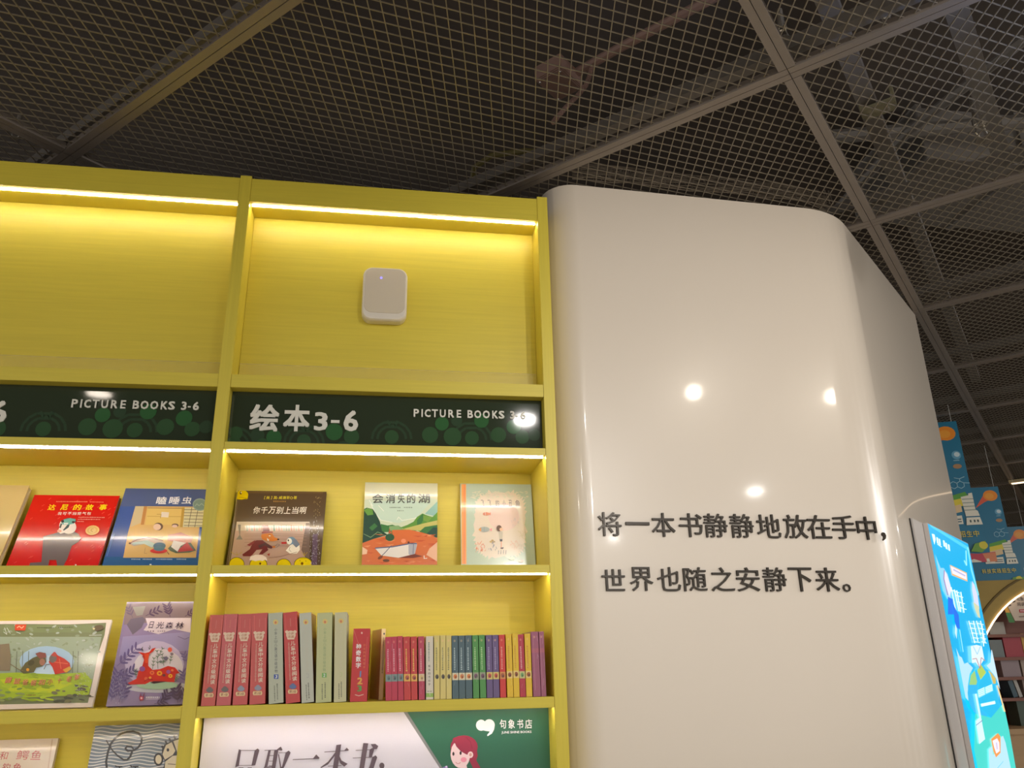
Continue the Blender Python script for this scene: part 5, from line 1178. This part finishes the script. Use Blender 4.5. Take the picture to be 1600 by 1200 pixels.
# hexagonal sign hanging in the arch
sy = AY + .05
pts = [(1573, 944), (1600, 925), (1640, 925), (1640, 970), (1586, 970)]
P_ = [onY(x, y, sy) for x, y in pts]; c0 = P_[0]
o = thing('arch_sign', (c0.x, sy, c0.z), 'pale hanging sign with dark characters and a red label inside the arch', 'sign')
mb = MB(); mb.prism([(p.x - c0.x, p.z - c0.z) for p in P_], 0, .01, lambda a, b, t: (a, t, b)); mb.build('board', mat('sign_cream', (222, 206, 190), .6), o)
A = Art((c0.x, sy - .001, c0.z), (1, 0, 0), (0, 0, 1), (-.3, -.4, .6, .4), lambda x, y: (1520 + x / 7.5, 900 + y / 7.5), step=.0003)
A.poly([(385, 430), (440, 430), (495, 545), (425, 545)], (70, 140, 70)); A.poly([(365, 370), (400, 350), (440, 430), (385, 430)], (226, 170, 60))
A.text('句象', (512, 292), (600, 292), 46, (90, 74, 66), .01); A.text('阅读', (524, 352), (612, 352), 44, (110, 90, 80), .01); A.poly([(540, 392), (640, 388), (640, 428), (545, 428)], (196, 40, 60)); A.dots((556, 408), (620, 408), 4, 20, (240, 220, 220)); A.dots((540, 478), (610, 474), 4, 18, (120, 100, 90))
for x, y in ((350, 385), (430, 345), (480, 300)): A.poly([(x - 20, y), (x + 14, y - 14), (x + 18, y + 2), (x - 14, y + 14)], (80, 60, 50))
ob = A.build('sign_print', PRINT, None); ob.parent = o; ob.location = Vector(ob.location) - o.location
mb = MB(); mb.tube([Vector((.2, .005, .14)), Vector((.2, .005, .34))], .002, 5); mb.build('suspension_cord', STRING, o)

# ------------------------------------------------------------ ceiling lamps
def downlight(loc, label, r=.06, est=14, tilt=None):
    o = thing('downlight', loc, label, 'lamp', 'round ceiling downlights')
    mb = MB(); mb.lathe([(r * 1.25, .0), (r * 1.25, .004), (r * 1.1, .03), (r * .9, .05)], 24, Matrix.Identity(4)); mb.build('rim', WHITEP, o, smooth=True)
    mb = MB(); mb.lathe([(r, -.004), (r, -.0005)], 24, Matrix.Identity(4)); mb.build('lens', mat('lamp_lens%d' % int(est), (255, 246, 232), .5, emit=(255, 240, 222), estr=est), o)
# spotlights pointing at the column
def spot(loc, target, label, power, est):
    o = thing('track_spotlight', loc, label, 'lamp', 'track spotlights behind the viewer')
    d = (Vector(target) - Vector(loc)).normalized(); X = d.to_track_quat('-Z', 'Y').to_matrix().to_4x4()
    mb = MB(); mb.lathe([(.03, .14), (.045, .13), (.048, 0), (.044, -.004)], 20, X); mb.build('lamp_body', BLACK, o, smooth=True)
    mb = MB(); mb.lathe([(.038, -.007), (.04, -.0045)], 20, X); mb.build('lens', mat('spot_lens', (255, 244, 230), .5, emit=(255, 238, 215), estr=est), o)
    mb = MB(); mb.tube([Vector((0, 0, .02)), Vector((0, 0, .22))], .008, 8); mb.build('stem', BLACK, o)
    l = lamp('spot_beam', Vector(loc) + d * .03, target, power, .03, (1, .92, .82), spot=1.5, blend=1)
    l.parent = o; l.location = d * .03
spot((1.80, .73, 2.90), (1.0, 2.3, 1.8), 'track spotlight aimed at the column front', 4, 60)
spot((2.52, .94, 2.85), (1.6, 2.4, 1.8), 'track spotlight aimed at the column corner', 3, 60)
DL = ['downlight mirrored in the sign beside the column', 'downlight mirrored in the left shelf sign', 'downlight far behind the viewer on the left', 'downlight straight behind the viewer', 'downlight behind the viewer on the right', 'downlight right of the column, out of frame', 'downlight before the distant arch bookcase', 'farthest downlight behind the viewer', 'downlight close behind the viewer', 'downlight far to the right, out of frame', 'downlight far left of the viewer, out of frame']
for (x, y), lab in zip(DOWN, DL): downlight((x, y, 3.03), lab, .065, 22)
# linear lamp in the far ceiling
a, b = onZ(1577, 756, CZ - .03), onZ(1640, 748, CZ - .03); d = (b - a).normalized()
o = thing('linear_lamp', a, 'slim glowing linear lamp in the far mesh ceiling at the right photo edge', 'lamp')
X = d.to_track_quat('X', 'Z').to_matrix().to_4x4()
mb = MB(); mb.box((0, -.04, .0), (1.4, .04, .028), X); mb.build('lamp_body', mat('beige_metal', (190, 172, 130), .5), o, bevel=.002)
mb = MB(); mb.box((.02, -.025, -.006), (1.38, .025, -.0005), X); mb.build('diffuser', LEDW, o)
